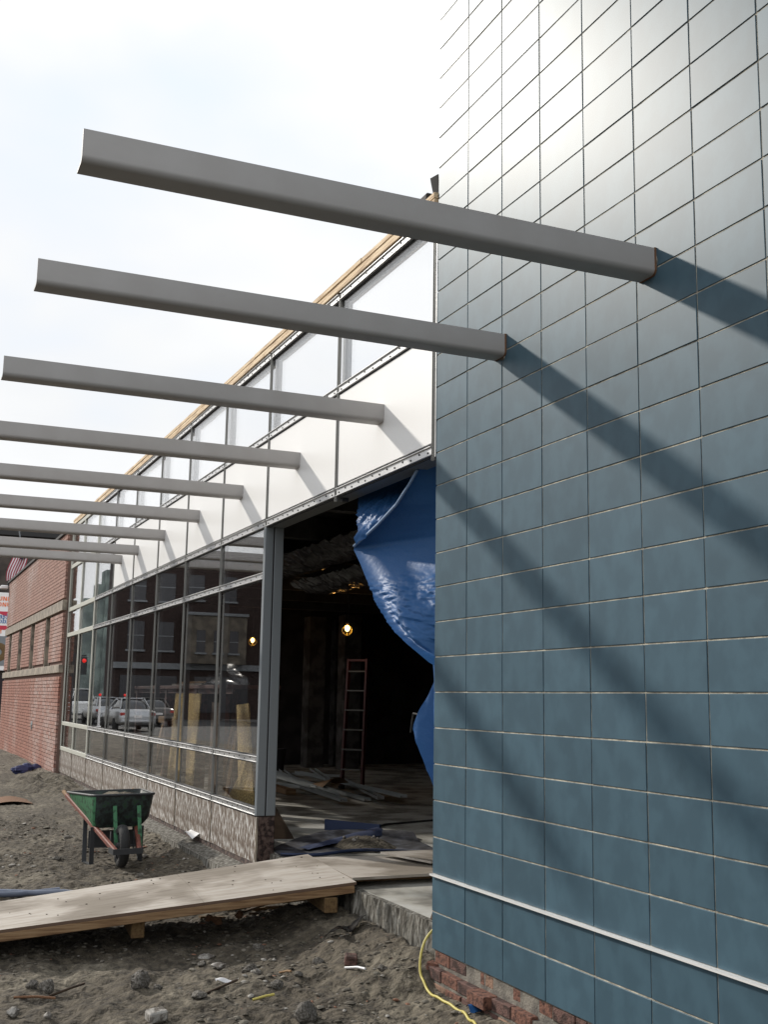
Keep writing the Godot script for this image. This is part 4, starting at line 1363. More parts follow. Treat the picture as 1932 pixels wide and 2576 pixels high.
func build_small_things() -> void:
	var c = thing("yellow_cord", "yellow extension cord running down past the brick footing", "cord", Vector3(0, 0, 0.2))
	var pts = [Vector3(0.06, 0.36, -0.06), Vector3(-0.005, 0.29, -0.075), Vector3(-0.05, 0.21, -0.045), Vector3(-0.075, 0.13, 0.0), Vector3(-0.08, 0.08, 0.06), Vector3(-0.09, 0.058, 0.15), Vector3(-0.105, 0.045, 0.30), Vector3(-0.10, 0.04, 0.45), Vector3(-0.115, 0.035, 0.62), Vector3(-0.15, 0.03, 0.8), Vector3(-0.22, 0.03, 1.1), Vector3(-0.3, 0.03, 1.6)]
	var cv = Curve3D.new()
	for i in pts.size():
		var tg: Vector3 = (pts[mini(i + 1, pts.size() - 1)] - pts[maxi(i - 1, 0)]) / 6.0
		cv.add_point(pts[i], -tg, tg)
	var fine = []
	for p in cv.tessellate_even_length(4, 0.02):
		if p.z > 0.05:
			p.y = maxf(p.y, gh(p.x, p.z) + 0.009)
		fine.append(p)
	for pass_ in 6:
		for k in range(1, fine.size() - 1):
			fine[k] = fine[k] * 0.5 + (fine[k - 1] + fine[k + 1]) * 0.25
	var st = mb()
	tube(st, fine, 0.0075, 8)
	wobj("cord_run", st, M.yellow, c)

	for k in 2:
		var h = thing("grey_conduit", ["bluish grey pipe on the dirt behind ramp, upper of two", "bluish grey pipe lying lower, half under the ramp edge"][k], "pipe", Vector3(-1.9, 0.1, -3.6), "pipes on the dirt behind the ramp")
		var s = mb()
		var a: Vector3 = [Vector3(-2.9, 0, -4.05), Vector3(-2.9, 0, -3.30)][k]
		var e: Vector3 = [Vector3(-1.35, 0, -3.36), Vector3(-1.55, 0, -3.62)][k]
		var ps = []
		for j in 9:
			var p = a.lerp(e, j / 8.0)
			p.y = gh(p.x, p.z) * 0.4 + 0.06 * 0.6 + 0.03
			ps.append(p)
		tube(s, ps, 0.022, 10)
		wobj("pipe_run", s, M.hose, h)

	# rocks one can tell apart: x, z, size, squash, pale, words
	var rocks = [
		[-1.53, -0.56, 0.062, 0.85, 0, "largest rounded stone in the dirt, below the middle of ramp"],
		[-0.835, 0.235, 0.066, 1.15, 0, "pointed grey rock at the bottom edge of the picture"],
		[-2.0, -0.73, 0.044, 0.9, 0, "right of two stones lying together at lower left"],
		[-2.075, -0.76, 0.036, 0.9, 0, "left of two stones lying together at lower left"],
		[-1.26, -0.29, 0.055, 0.35, 0, "flat dark stone right of the largest rounded stone"],
		[-0.80, -0.85, 0.050, 0.75, 0, "grey stone at the shadow edge, right of centre"],
		[-0.79, -0.78, 0.040, 0.45, 1, "flat pale stone just below the shadow edge stone"],
		[-0.79, -0.37, 0.042, 0.6, 0, "dark reddish stone above the pointed rock"],
		[-1.34, -5.33, 0.045, 0.5, 0, "flat dark stone on the yard left of wheelbarrow legs"],
		[-1.02, -6.85, 0.055, 0.5, 0, "dark stone on the yard behind the wheelbarrow legs"],
		[-2.22, -0.34, 0.035, 0.8, 1, "whitish lump in the lower left corner"],
		[-2.06, -0.24, 0.024, 0.9, 1, "small pale stone right of the whitish corner lump"],
		[-0.98, -0.92, 0.045, 0.4, 1, "pale slab-like stone in the middle of the rubble"],
		[-1.05, -1.05, 0.034, 0.6, 0, "stone lying deep in the ramp shadow, right of prop"],
		[-0.62, -1.28, 0.040, 0.7, 0, "grey lump in shadow in front of the black plastic"],
		[-0.98, -1.22, 0.05, 0.45, 1, "pale flat stone under the ramp near the prop block"],
		[-0.60, -0.55, 0.03, 0.6, 0, "small dark stone right of the dark reddish stone"],
		[-0.40, -0.75, 0.035, 0.7, 0, "lump of mortar in the dirt between rubble and slab"],
		[-0.22, -0.20, 0.034, 0.6, 0, "lump of rubble lying near the yellow cord"],
		[-1.42, -0.60, 0.030, 0.7, 0, "small stone touching the right of the largest rounded one"],
		[-1.32, -0.50, 0.026, 0.6, 0, "little stone second right of the largest rounded one"],
		[-0.75, -4.35, 0.04, 0.4, 0, "stone in front of the wheelbarrow wheel"],
		[-0.52, -5.3, 0.05, 0.35, 1, "pale flat stone right of the wheelbarrow by the kerb"],
		[-0.55, -6.2, 0.045, 0.4, 1, "pale stone by the kerb beyond the wheelbarrow"]]
	for i in rocks.size():
		var r: Array = rocks[i]
		var p = Vector3(r[0], gh(r[0], r[1]) + r[2] * r[3] * 0.45, r[1])
		var t = thing("stone", r[5], "stone", p, "stones lying on the yard")
		var s = mb()
		ico(s, Vector3.ZERO, Vector3(r[2], r[2] * r[3], r[2] * 0.82), i + 3, 0.42, 3)
		obj("stone_body", s, M.rock_pale if r[4] else M.rock, t).rotation.y = i * 1.3
	# many smaller ones as a loose scatter of single pieces
	var names = ["broken brick", "stone", "stone", "mortar lump"]
	for k in 3:
		var p: Vector3 = [Vector3(-1.56, 0.03, 0.02), Vector3(-0.30, 0.02, -0.48), Vector3(0.02, 0.105, 0.02)][k]
		p.y = gh(p.x, p.z) + 0.025
		var t = thing("loose_brick", ["pale squared brick piece at the bottom edge of picture", "half buried brick bat in the dirt before the ledge", "loose mortar-covered brick at the corner of footing"][k], "brick", p)
		var s = mb()
		box(s, Vector3.ZERO, Vector3(0.10, 0.055, 0.075), 0.008, Basis.from_euler(Vector3(0.1, 0.2 + k, 0.06)))
		obj("brick_body", s, [M.rock_pale, M.brick3, M.brick][k], t)
	# scraps
	var foil = thing("shiny_scrap", "shiny white scrap of foil glinting on the dirt", "foil scrap", Vector3(-1.03, 0.03, -0.60))
	wobj("foil_fold", sheet(func(u, v): return Vector3(-1.09 + 0.13 * u, gh(-1.03, -0.6) + 0.012 + 0.012 * sin(u * 5.0 + v * 3.0), -0.62 + 0.05 * v + 0.01 * u), 10, 5, Vector3(0, -0.002, 0)), M.paper, foil)
	var twigs = [[-2.0, -0.62, -1.78, -0.86, "dark twig beside the two stones at lower left", 0], [-2.19, -0.60, -1.98, -0.55, "reddish stick in front of the two stones at lower left", 1], [-0.36, -0.42, -0.30, -0.26, "short white stick lying on the rubble", 2], [-0.98, -0.22, -0.86, -0.21, "yellowish splinter lying above the pointed rock", 3], [-1.18, -0.45, -0.98, -0.52, "curved dark root right of the flat dark stone", 0], [-0.66, -0.72, -0.63, -0.60, "brown stub of wood standing in the rubble", 4]]
	for w in twigs:
		var a = Vector3(w[0], gh(w[0], w[1]) + 0.012, w[1])
		var e = Vector3(w[2], gh(w[2], w[3]) + 0.02, w[3])
		var t = thing("stick", w[4], "stick", a)
		var s = mb()
		tube(s, [a, a.lerp(e, 0.5) + Vector3(0.01, 0.008, 0.012), e], 0.007, 6)
		wobj("stick_body", s, [M.ply_old, M.rust, M.paper, M.yellow, M.lumber][w[5]], t)
	var ch = thing("orange_scrap", "rusty orange scrap lying far back on the dirt yard", "scrap", Vector3(-1.3, 0.1, -10.6))
	wobj("scrap_sheet", sheet(func(u, v): return Vector3(-1.50 + 0.55 * u, gh(-1.4, -11.0) + 0.02 + 0.06 * sin(u * PI) * (1.0 - 0.4 * v), -11.3 + 0.6 * v), 12, 6, Vector3(0, -0.004, 0)), M.rust, ch)
	var bl = thing("blue_scrap", "crumpled dark blue scrap at the foot of brick building", "scrap", Vector3(-0.7, 0.15, -16.5))
	for k in 3:
		var s = mb()
		ico(s, Vector3(-0.55 + 0.16 * k, gh(-0.7, -16.5) + 0.07, -16.5 - 0.2 * k), Vector3(0.15, 0.10, 0.14), 120 + k, 0.6, 2)
		wobj("crumple", s, M.flag_blue, bl)
	var lf = thing("blue_rag", "scrap of blue cloth in the dirt beside the yellow cord", "rag", Vector3(0.0, 0.03, 0.5))
	wobj("rag_fold", sheet(func(u, v): return Vector3(-0.10 + 0.14 * u, gh(-0.05, 0.62) + 0.016 + 0.016 * sin(u * 8.0 + v * 4.0), 0.60 + 0.05 * v + 0.06 * u), 12, 5, Vector3(0, -0.002, 0)), M.tarp, lf)
	# dumped soil against the brick corner
	var dm = thing("soil_heap", "dark heap of soil at the corner of brick building", "soil heap", Vector3(-0.45, 0.15, -13.6))
	wobj("heap_body", sheet(func(u, v):
		var x = lerpf(-1.2, -0.05, u)
		var z = lerpf(-15.1, -11.6, v)
		var r = Vector2((u - 0.6) * 2.0, (v - 0.5) * 2.0).length()
		return Vector3(x, gh(x, z) - 0.02 + 0.14 * maxf(0.0, 1.0 - r * r) + 0.10 * n2.get_noise_2d(x * 300.0, z * 300.0) * maxf(0.0, 1.2 - r), z), 50, 60), M.dirt, dm)

# ------------------------------------------------------------------ brick building and what stands beyond
func build_brick_building() -> void:
	var t = thing("brick_building", "salmon pink brick building with four slit windows beyond the glass front", "building", Vector3(2, 0, -20))
	var xf = -0.085
	var z0 = -15.245
	var z1 = -26.2
	var slits = [[-17.72, -16.98], [-20.31, -19.56], [-22.84, -22.03], [-25.20, -24.48]]
	# core in pieces so that the slits are real recesses
	var core = mb()
	box(core, Vector3(3.0, 1.05, (z0 + z1) * 0.5), Vector3(6.12, 2.1, z0 - z1 - 0.004))
	box(core, Vector3(3.0, 3.86, (z0 + z1) * 0.5), Vector3(6.12, 1.42, z0 - z1 - 0.004))
	var zs = [z0]
	for s in slits:
		zs.append(s[1]); zs.append(s[0])
	zs.append(z1)
	for k in range(0, zs.size(), 2):
		box(core, Vector3(3.0, 2.63, (zs[k] + zs[k + 1]) * 0.5), Vector3(6.12, 1.05, zs[k] - zs[k + 1] - 0.004))
	wobj("wall", core, M.face_mortar, t)
	for s in slits:
		var w = mb()
		box(w, Vector3(0.20, 2.63, (s[0] + s[1]) * 0.5), Vector3(0.02, 1.02, s[1] - s[0] - 0.004))
		var win = wobj("window", w, M.window_dark, t)
		wobj("jamb_stone", bx(Vector3(xf - 0.002, 2.152, s[0] + 0.001), Vector3(0.185, 3.132, s[0] + 0.05)), M.band, t)
		wobj("jamb_stone", bx(Vector3(xf - 0.002, 2.152, s[1] - 0.05), Vector3(0.185, 3.132, s[1] - 0.001)), M.band, t)
		var fr = mb()
		for z in [s[0] + 0.03, s[1] - 0.03]:
			box(fr, Vector3(0.17, 2.63, z), Vector3(0.05, 1.02, 0.05))
		box(fr, Vector3(0.17, 3.11, (s[0] + s[1]) * 0.5), Vector3(0.05, 0.05, s[1] - s[0] - 0.11))
		wobj("frame", fr, M.iron, win)
	var br = mb()
	var ch = 0.0677
	var n = 0
	for c in 68:
		var y = -0.02 + ch * c
		if (y + ch > 2.0 and y < 2.16) or (y + ch > 3.12 and y < 3.335):
			continue
		var z = z0 + 0.002
		if c % 2:
			z += 0.0
		while z > z1 + 0.02:
			var L = 0.205 if not (z > z0 and c % 2) else 0.10
			var a = z - 0.008
			var e = maxf(z - L, z1)
			z -= L
			var clip = false
			if y > 2.1 and y < 3.14:
				for s in slits:
					if a > s[0] and e < s[1]:
						if a > s[1] + 0.02: e = s[1]
						elif e < s[0] - 0.02: a = s[0]
						else: clip = true
			if clip or a - e < 0.015:
				continue
			var wash = sm(-0.1, 0.5, n1.get_noise_2d(y * 26.0 + 10.0, e * 34.0))
			var r = rng.randf_range(-0.12, 0.12)
			var col = Color(0.33, 0.14, 0.10).lerp(Color(0.36, 0.205, 0.165), sm(1.6, 3.0, y)) * (1.0 + r * 0.7)
			col = col.lerp(Color(0.50, 0.40, 0.37), wash * rng.randf_range(0.2, 0.75))
			col.a = 1.0
			br.set_color(col)
			box(br, Vector3(xf + 0.012 + rng.randf_range(-0.002, 0.002), y + 0.033, (a + e) * 0.5), Vector3(0.05, 0.058, a - e))
			n += 1
	var bs = wobj("brickwork", br, M.face_brick, t)
	bs.set_meta("kind", "stuff")
	# stone bands, each of several blocks
	for band in [[2.005, 2.15], [3.135, 3.325]]:
		var z = z0 + 0.02
		while z > z1:
			var e = maxf(z - 1.5, z1 - 0.02)
			wobj("stone_band", bx(Vector3(xf - 0.035, band[0], e + 0.004), Vector3(xf + 0.05, band[1], z), 0.006), M.band, t)
			z = e
	wobj("coping", bx(Vector3(xf - 0.05, 4.572, z1 - 0.05), Vector3(6.1, 4.635, z0 + 0.03), 0.006), M.black, t)
	var sp = mb()
	ico(sp, Vector3(xf - 0.015, 0.98, -18.9), Vector3(0.03, 0.10, 0.06), 77, 0.2, 1)
	wobj("hose_tap", sp, M.galv, t)
	# parapet lamp and boxes on the roof
	var lt = thing("parapet_floodlight", "small white floodlight at the far corner of brick building", "floodlight", Vector3(-0.2, 4.55, -26.3))
	wobj("lamp_head", bx(Vector3(-0.32, 4.42, -26.45), Vector3(-0.12, 4.52, -26.22), 0.02), M.sign_white, lt)
	wobj("arm", bx(Vector3(-0.15, 4.50, -26.36), Vector3(-0.09, 4.60, -26.30)), M.iron, lt)
	for k in 2:
		var rv = thing("roof_vent", ["white vent box on the brick building roof beside the flag", "grey vent hood on the roof where the beams cross it"][k], "roof vent", Vector3(0.4, 4.63, -22))
		var p: Vector3 = [Vector3(0.35, 4.63, -22.6), Vector3(0.6, 4.63, -19.2)][k]
		wobj("vent_body", bx(p - Vector3(0.14, 0, 0.2), p + Vector3(0.14, 0.34, 0.2), 0.02), M.pale_trim, rv)
		wobj("vent_cap", bx(p + Vector3(-0.2, 0.34, -0.26), p + Vector3(0.2, 0.40, 0.26), 0.01), M.pale_trim, rv)

	# flag behind the parapet
	var fl = thing("flag", "striped red and white flag drooping from a pole behind brick parapet", "flag", Vector3(0.2, 4.6, -27.0))
	var ps = mb()
	tube(ps, [Vector3(0.46, 4.4, -27.0), Vector3(0.10, 6.3, -27.0)], 0.018, 8)
	wobj("pole", ps, M.pale_trim, fl)
	for k in 13:
		var s = sheet(func(u, v):
			var w = (k + u) / 13.0
			var x = 0.40 - w * 0.40 - v * 0.10 + 0.05 * sin(v * 4.0 + w * 2.0)
			return Vector3(x - 0.02, 5.62 - v * 0.78 - w * 0.14, -26.95 + 0.06 * sin(w * 11.0 + v * 2.0)), 3, 12, Vector3(0, 0, -0.002))
		wobj("stripe", s, M.flag_red if k % 2 == 0 else M.flag_white, fl)
	wobj("canton", sheet(func(u, v):
		var w = u * 7.0 / 13.0
		return Vector3(0.38 - w * 0.40 - v * 0.04, 5.64 - v * 0.26 - w * 0.14, -26.93 + 0.06 * sin(w * 11.0 + v * 0.7)), 8, 6, Vector3(0, 0, -0.002)), M.flag_blue, fl)

	# dark brown building across the far street with a shop sign
	var db = thing("brown_building", "dark brown flat-roofed building far behind the brick building", "building", Vector3(0, 0, -48))
	wobj("wall", bx(Vector3(-1.2, -0.2, -56), Vector3(3.5, 8.35, -45)), M.brown, db)
	wobj("roof_edge", bx(Vector3(-1.4, 8.35, -56.2), Vector3(3.65, 8.62, -44.8), 0.02), M.black, db)
	wobj("roof_box", bx(Vector3(3.0, 8.62, -50), Vector3(3.5, 8.95, -48), 0.02), M.pale_trim, db)
	wobj("roof_pipe", bx(Vector3(1.58, 8.62, -45.4), Vector3(1.66, 9.05, -45.3)), M.iron, db)
	wobj("shop_window", bx(Vector3(-0.8, 0.2, -45.01), Vector3(3.0, 2.35, -44.97)), M.window_dark, db)
	var sg = thing("shop_sign", "tall white shop sign with orange and blue lettering, half hidden", "shop sign", Vector3(1.4, 5, -44.9))
	wobj("board", bx(Vector3(0.3, 2.55, -44.95), Vector3(2.4, 5.86, -44.80), 0.01), M.sign_white, sg)
	var wave = mb()
	for k in 24:
		var a = 0.32 + 2.06 * k / 24.0
		var e = 0.32 + 2.06 * (k + 1) / 24.0
		prism(wave, [Vector3(a, 5.05, -44.797), Vector3(e, 5.05, -44.797), Vector3(e, 4.90 - 0.05 * sin(e * 14.0), -44.797), Vector3(a, 4.90 - 0.05 * sin(a * 14.0), -44.797)], Vector3(0, 0, 0.01))
	wobj("red_wave", wave, M.sign_red, sg)
	wobj("red_stripe", bx(Vector3(0.32, 4.27, -44.797), Vector3(2.38, 4.45, -44.787)), M.sign_red, sg)
	var poster = wobj("poster", bx(Vector3(0.5, 2.75, -44.797), Vector3(2.2, 4.0, -44.785)), M.pale_trim, sg)
	var bun = mb()
	lathe(bun, [Vector2(0.14, 0), Vector2(0.26, 0.03), Vector2(0.40, 0.0)], Transform3D(Basis(Vector3.RIGHT, Vector3(0, 0, 1), Vector3(0, -1, 0)), Vector3(1.28, 3.32, -44.782)), 20)
	wobj("pictured_ring", bun, M.lumber_end, poster)
	letters(sg, "UNK", Vector3(1.13, 5.45, -44.79), 0.175, M.sign_orange, "Droid Sans")
	letters(sg, "ONU", Vector3(1.11, 5.20, -44.79), 0.175, M.sign_orange, "Droid Sans")
	letters(sg, "ask", Vector3(1.20, 4.68, -44.79), 0.19, M.sign_blue, "Droid Serif")
	letters(sg, "obb", Vector3(1.18, 4.48, -44.79), 0.19, M.sign_blue, "Droid Serif")
	letters(sg, "1", Vector3(1.26, 4.06, -44.79), 0.15, M.sign_orange, "Droid Sans")

func letters(parent: Node3D, text: String, p: Vector3, cap: float, m: Material, font: String) -> void:
	var tm = TextMesh.new()
	var f = SystemFont.new()
	f.font_names = PackedStringArray([font])
	f.font_weight = 700
	tm.font = f
	tm.text = text
	tm.font_size = 32
	tm.pixel_size = cap / (0.714 * 32.0)
	tm.depth = 0.012
	tm.curve_step = 2.0
	tm.horizontal_alignment = HORIZONTAL_ALIGNMENT_LEFT
	tm.vertical_alignment = VERTICAL_ALIGNMENT_BOTTOM
	part("lettering", tm, m, parent, p - origin_of(parent))

# ------------------------------------------------------------------ the street seen in the glass
func far_windows(t: Node3D, xs: Array, ys: Array, w: float, h: float, z: float) -> void:
	for x in xs:
		for y in ys:
			var wn = wobj("window", bx(Vector3(x - w * 0.5, y, z), Vector3(x + w * 0.5, y + h, z + 0.03)), M.window_dark, t)
			var fr = mb()
			box(fr, Vector3(x, y - 0.06, z + 0.05), Vector3(w + 0.2, 0.12, 0.12))
			box(fr, Vector3(x, y + h * 0.5, z + 0.045), Vector3(w, 0.06, 0.05))
			wobj("sill", fr, M.pale_trim, wn)

func build_street() -> void:
	var a = thing("old_brick_block", "dark red brick block across the street, mirrored in the glass", "building", Vector3(-25, 0, -72))
	wobj("wall", bx(Vector3(-62, -0.2, -73), Vector3(-10.6, 10.6, -70)), M.old_brick, a)
	wobj("parapet", bx(Vector3(-62.1, 10.6, -73.1), Vector3(-10.5, 10.95, -69.85), 0.03), M.pale_trim, a)
	wobj("shop_band", bx(Vector3(-62, 3.35, -69.99), Vector3(-10.6, 3.75, -69.8)), M.pale_trim, a)
	far_windows(a, [-12.0, -14.0, -21.5, -24.5, -27.5, -30.5, -33.5], [4.6, 7.9], 1.1, 1.9, -69.99)
	far_windows(a, [-16.0, -18.3], [8.1], 1.1, 1.7, -69.99)
	for x in [-13.0, -18.0, -23.0, -28.0]:
		wobj("shop_window", bx(Vector3(x - 1.9, 0.5, -69.99), Vector3(x + 1.9, 2.9, -69.95)), M.window_dark, a)
	var c = thing("cream_house", "cream rendered house front among red brick, mirrored in the glass", "building", Vector3(-17.3, 0, -69))
	wobj("wall", bx(Vector3(-19.4, 3.76, -69.985), Vector3(-15.2, 7.0, -69.0)), M.cream, c)
	far_windows(c, [-16.2, -17.4, -18.5], [4.5], 0.6, 1.5, -68.99)
	wobj("cornice", bx(Vector3(-19.5, 7.0, -69.985), Vector3(-15.1, 7.2, -68.9), 0.02), M.pale_trim, c)
	var b = thing("stepped_tower", "greenish stepped tower block far up the street in the glass", "building", Vector3(-17, 0, -125))
	wobj("tall_part", bx(Vector3(-24, -0.2, -123), Vector3(-18.3, 15.2, -120)), M.tower, b)
	wobj("middle_part", bx(Vector3(-18.3, -0.2, -122.5), Vector3(-17.4, 13.6, -120.3)), M.tower, b)
	wobj("low_part", bx(Vector3(-17.4, -0.2, -122), Vector3(-16.2, 12.0, -120.6)), M.tower, b)
	wobj("roof_mast", bx(Vector3(-19.3, 15.2, -122), Vector3(-19.2, 17.5, -121.9)), M.iron, b)
	var d = thing("low_grey_block", "low grey block at the end of the street in the glass", "building", Vector3(-9, 0, -125))
	wobj("wall", bx(Vector3(-16.19, -0.2, -135), Vector3(-3, 8.4, -121)), M.brown, d)
	wobj("stair_house", bx(Vector3(-12.6, 8.4, -130), Vector3(-10.8, 10.0, -123)), M.tower, d)
	wobj("shop_band", bx(Vector3(-13.3, 3.0, -120.99), Vector3(-3, 3.5, -120.85)), M.pale_trim, d)

	car("silver_sedan", "silver sedan seen from behind in the glass, right of two", Vector3(-7.2, 0.03, -46.5), M.car_silver, 0)
	car("silver_sedan", "second silver sedan further up the street in the glass", Vector3(-8.0, 0.03, -57.6), M.car_silver, 0)
	car("dark_sedan", "dark car parked beside the silver sedan in the glass", Vector3(-9.9, 0.03, -54.5), M.car_dark, 0)
	car("white_van", "white van furthest up the street in the far panes", Vector3(-8.3, 0.03, -69.0), M.car_white, 1)
	# signal and two warning lamps
	var s = thing("traffic_signal", "traffic signal showing red, mirrored in the far panes", "traffic signal", Vector3(-6.6, 0.03, -60))
	var st = mb()
	tube(st, [Vector3(-6.6, 0.0, -60), Vector3(-6.6, 3.9, -60)], 0.07, 10)
	wobj("post", st, M.iron, s)
	wobj("head", bx(Vector3(-7.35, 2.7, -60.2), Vector3(-7.0, 3.7, -59.9), 0.03), M.iron, s)
	wobj("arm", bx(Vector3(-7.3, 3.72, -60.06), Vector3(-6.55, 3.82, -59.95)), M.iron, s)
	var ln = mb()
	lathe(ln, [Vector2(0.12, 0), Vector2(0.08, 0.05), Vector2(0, 0.07)], Transform3D(Basis(Vector3.RIGHT, Vector3(0, 0, 1), Vector3(0, -1, 0)), Vector3(-7.18, 3.48, -59.9)), 14)
	wobj("signal_lens", ln, M.signal_red, s)
	for k in 2:
		var p: Vector3 = [Vector3(-6.75, 0.03, -51.5), Vector3(-8.55, 0.03, -54.5)][k]
		var w = thing("warning_post", ["white street post with red lamp, left one in the glass", "white street post with red lamp, right one in the glass"][k], "warning lamp", p)
		var q = mb()
		lathe(q, [Vector2(0.13, 0), Vector2(0.06, 0.08), Vector2(0.05, 1.45), Vector2(0, 1.46)], Transform3D(Basis.IDENTITY, Vector3.ZERO), 12)
		obj("post", q, M.sign_white, w)
		var l = mb()
		ico(l, Vector3(0, 1.56, 0), Vector3.ONE * 0.07, 3, 0.0, 2, false)
		obj("red_lamp", l, M.signal_red, w)

func car(called: String, label: String, p: Vector3, paint: Material, kind: int) -> void:
	var t = thing(called, label, "car" if kind == 0 else "van", p, "cars on the street mirrored in the glass")
	# rounded body and glasshouse lofted from rings along the car: z, half width, low, high (back at +z)
	var k = 1.0 if kind == 0 else 1.06
	var rings = [[2.33, 0.56, 0.42, 0.66], [2.26, 0.76, 0.31, 0.86], [2.05, 0.85, 0.27, 0.95], [1.3, 0.89, 0.25, 0.99], [0.2, 0.90, 0.24, 0.97], [-1.0, 0.89, 0.24, 0.94], [-1.75, 0.86, 0.26, 0.85], [-2.15, 0.76, 0.32, 0.72], [-2.33, 0.55, 0.40, 0.60]]
	var house = [[1.72, 0.60, 0.90, 0.96], [1.35, 0.66, 0.88, 1.22], [0.85, 0.66, 0.88, 1.40], [0.2, 0.66, 0.88, 1.44], [-0.35, 0.66, 0.88, 1.38], [-0.8, 0.66, 0.88, 1.20], [-1.3, 0.62, 0.88, 0.95]]
	if kind == 1:
		rings = [[2.42, 0.70, 0.42, 1.00], [2.34, 0.90, 0.31, 1.15], [1.3, 0.95, 0.27, 1.18], [0.0, 0.96, 0.26, 1.16], [-1.3, 0.95, 0.26, 1.10], [-2.1, 0.86, 0.32, 0.95], [-2.4, 0.62, 0.42, 0.75]]
		house = [[2.30, 0.70, 1.05, 1.20], [2.15, 0.76, 1.05, 1.75], [1.4, 0.78, 1.05, 1.88], [0.2, 0.78, 1.05, 1.90], [-0.7, 0.77, 1.05, 1.78], [-1.7, 0.72, 1.05, 1.12]]
	obj("body", loft(rings, 0.42, 1.0), paint, t)
	obj("window", loft(house, 0.5, 0.74), M.car_glass, t)
	var top_y: float = house[3][3]
	var roof = mb()
	box(roof, Vector3(0, top_y - 0.012, 0.28 if kind == 0 else 0.6), Vector3(0.98 * k, 0.05, 1.15 if kind == 0 else 2.3), 0.022)
	obj("roof", roof, paint, t)
	for s in [-1.0, 1.0]:
		for e in ([[1.62, 0.95, 0.98, 1.40], [-1.22, 0.95, -0.35, 1.38]] if kind == 0 else [[2.25, 1.15, 2.1, 1.78], [-1.6, 1.12, -0.75, 1.80]]):
			var pil = mb()
			bar(pil, Vector3(s * 0.66 * k, e[1], e[0]), Vector3(s * 0.50 * k, e[3], e[2]), 0.09, 0.05, Vector3(s, 0, 0), 0.01)
			obj("pillar", pil, paint, t)
		obj("tail_light", bx(Vector3(s * 0.66 - 0.11, 0.68, 2.20), Vector3(s * 0.66 + 0.11, 0.82, 2.30), 0.03), M.tail, t)
		for z in [1.38, -1.42]:
			var wh = mb()
			lathe(wh, [Vector2(0, -0.10), Vector2(0.28, -0.10), Vector2(0.31, -0.07), Vector2(0.31, 0.07), Vector2(0.28, 0.10), Vector2(0, 0.10)], Transform3D(Basis(Vector3(0, 1, 0), Vector3(1, 0, 0), Vector3(0, 0, 1)), Vector3(s * 0.80 * k, 0.29, z)), 18)
			obj("wheel", wh, M.rubber, t)
	obj("bumper", bx(Vector3(-0.74, 0.36, 2.20), Vector3(0.74, 0.54, 2.37), 0.06), paint, t)
	obj("number_plate", bx(Vector3(-0.17, 0.60, 2.26), Vector3(0.17, 0.71, 2.335)), M.sign_white, t)

func loft(rings: Array, sq: float, top_w: float) -> SurfaceTool:
	# superelliptic rings joined into one smooth closed skin; top_w narrows the upper half
	var st = mb()
	var n = 24
	var g = []
	for r in rings:
		var ring = []
		for i in n:
			var a = TAU * i / n
			var c = cos(a)
			var d = sin(a)
			var y01 = 0.5 + 0.5 * signf(d) * pow(absf(d), sq)
			ring.append(Vector3(r[1] * lerpf(1.0, top_w, y01) * signf(c) * pow(absf(c), sq), lerpf(r[2], r[3], y01), r[0]))
		g.append(ring)
	sgroup += 1
	st.set_smooth_group(sgroup)
	for j in rings.size() - 1:
		var cen = Vector3(0, (rings[j][2] + rings[j][3]) * 0.5, (rings[j][0] + rings[j + 1][0]) * 0.5)
		for i in n:
			var i2 = (i + 1) % n
			var q = [g[j][i], g[j][i2], g[j + 1][i2], g[j + 1][i]]
			poly(st, q, (q[0] + q[1] + q[2] + q[3]) * 0.25 - cen)
	st.set_smooth_group(-1)
	poly(st, g[0], Vector3(0, 0, 1))
	poly(st, g[-1], Vector3(0, 0, -1))
	return st

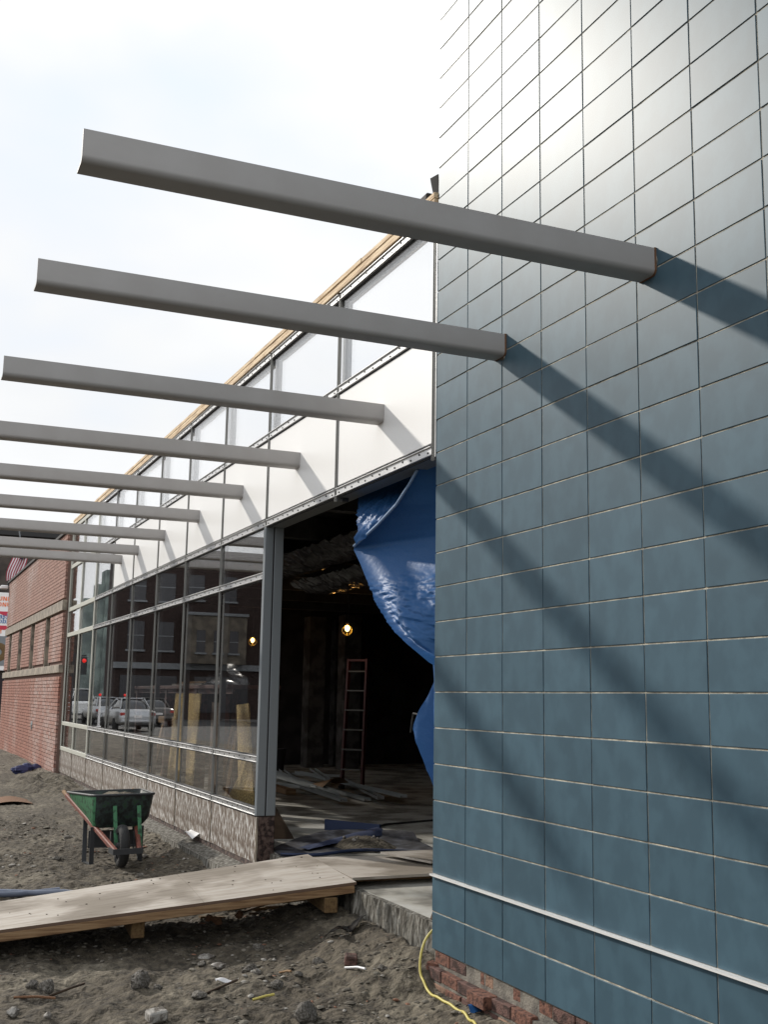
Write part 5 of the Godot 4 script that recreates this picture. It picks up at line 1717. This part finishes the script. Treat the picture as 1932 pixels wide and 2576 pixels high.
# ------------------------------------------------------------------ sky: thin bright cloud with pale blue gaps
func sky_image() -> Image:
	var w = 1024
	var h = 512
	var im = Image.create(w, h, false, Image.FORMAT_RGBF)
	var c1 = FastNoiseLite.new()
	c1.seed = 11
	c1.frequency = 1.0
	c1.fractal_octaves = 5
	var s = SUN.normalized()
	for j in h:
		var th = PI * (j + 0.5) / h
		for i in w:
			var ph = TAU * ((i + 0.5) / w - 0.5)
			var d = Vector3(sin(ph) * sin(th), cos(th), -cos(ph) * sin(th))
			var col: Color
			if d.y < -0.02:
				col = Color(0.16, 0.15, 0.13)
			else:
				var y = maxf(d.y, 0.0)
				var q = Vector3(d.x, d.y * 2.2, d.z)
				var cl = c1.get_noise_3dv(q * 1.9) + 0.35 * c1.get_noise_3dv(q * 6.0 + Vector3(3, 1, 7))
				var cover = clampf(0.84 + cl * 0.8 + 0.5 * (1.0 - y) * (1.0 - y), 0.0, 1.0)
				var blue = Color(0.55, 0.65, 0.82).lerp(Color(0.72, 0.77, 0.82), pow(1.0 - y, 3.0))
				var white = Color(0.97, 0.985, 1.0) * (0.68 + 0.12 * cl)
				col = blue.lerp(white, cover)
				# the haze is brighter round the sun
				var ang = acos(clampf(d.dot(s), -1.0, 1.0))
				var glow = 1.0 + 1.3 * exp(-ang / 0.7)
				col = Color(col.r * glow, col.g * glow, col.b * glow)
			im.set_pixel(i, j, col)
	return im

func _ready() -> void:
	# camera
	var cam = Camera3D.new()
	cam.name = "camera"
	cam.fov = 48.8565
	cam.near = 0.05
	cam.far = 2000.0
	cam.transform = Transform3D(Basis(Vector3(0.916386, 0.016361, 0.399961), Vector3(-0.080127, 0.986440, 0.143234), Vector3(-0.392194, -0.163305, 0.905271)).orthonormalized(), Vector3(-2.9434, 1.6376, 6.0048))
	add_child(cam)
	# sky
	var we = WorldEnvironment.new()
	var env = Environment.new()
	env.background_mode = Environment.BG_SKY
	var ps = PanoramaSkyMaterial.new()
	ps.panorama = ImageTexture.create_from_image(sky_image())
	ps.energy_multiplier = 1.0
	var sky = Sky.new()
	sky.sky_material = ps
	env.sky = sky
	env.ambient_light_source = Environment.AMBIENT_SOURCE_SKY
	env.tonemap_mode = Environment.TONE_MAPPER_LINEAR
	env.tonemap_exposure = 1.38
	env.sdfgi_enabled = true
	env.ssao_enabled = true
	env.ssil_enabled = true
	we.environment = env
	add_child(we)
	# sun, ahead and to the left, through thin cloud
	var sun = DirectionalLight3D.new()
	sun.name = "sun"
	sun.light_color = Color(1.0, 0.975, 0.935)
	sun.light_energy = 0.84
	sun.light_angular_distance = 2.2
	sun.shadow_enabled = true
	add_child(sun)
	sun.look_at_from_position(SUN * 100.0, Vector3.ZERO)

	rng.seed = 20240517
	n1.seed = 5
	n1.frequency = 0.01
	n1.fractal_octaves = 4
	n2.seed = 17
	n2.frequency = 0.01
	n2.fractal_octaves = 3
	n3.seed = 29
	make_materials()
	build_ground()
	build_tile_wall()
	build_front()
	build_hall()
	build_beams()
	build_brick_building()
	build_street()
	build_ramp()
	build_wheelbarrow()
	build_tarps()
	build_small_things()
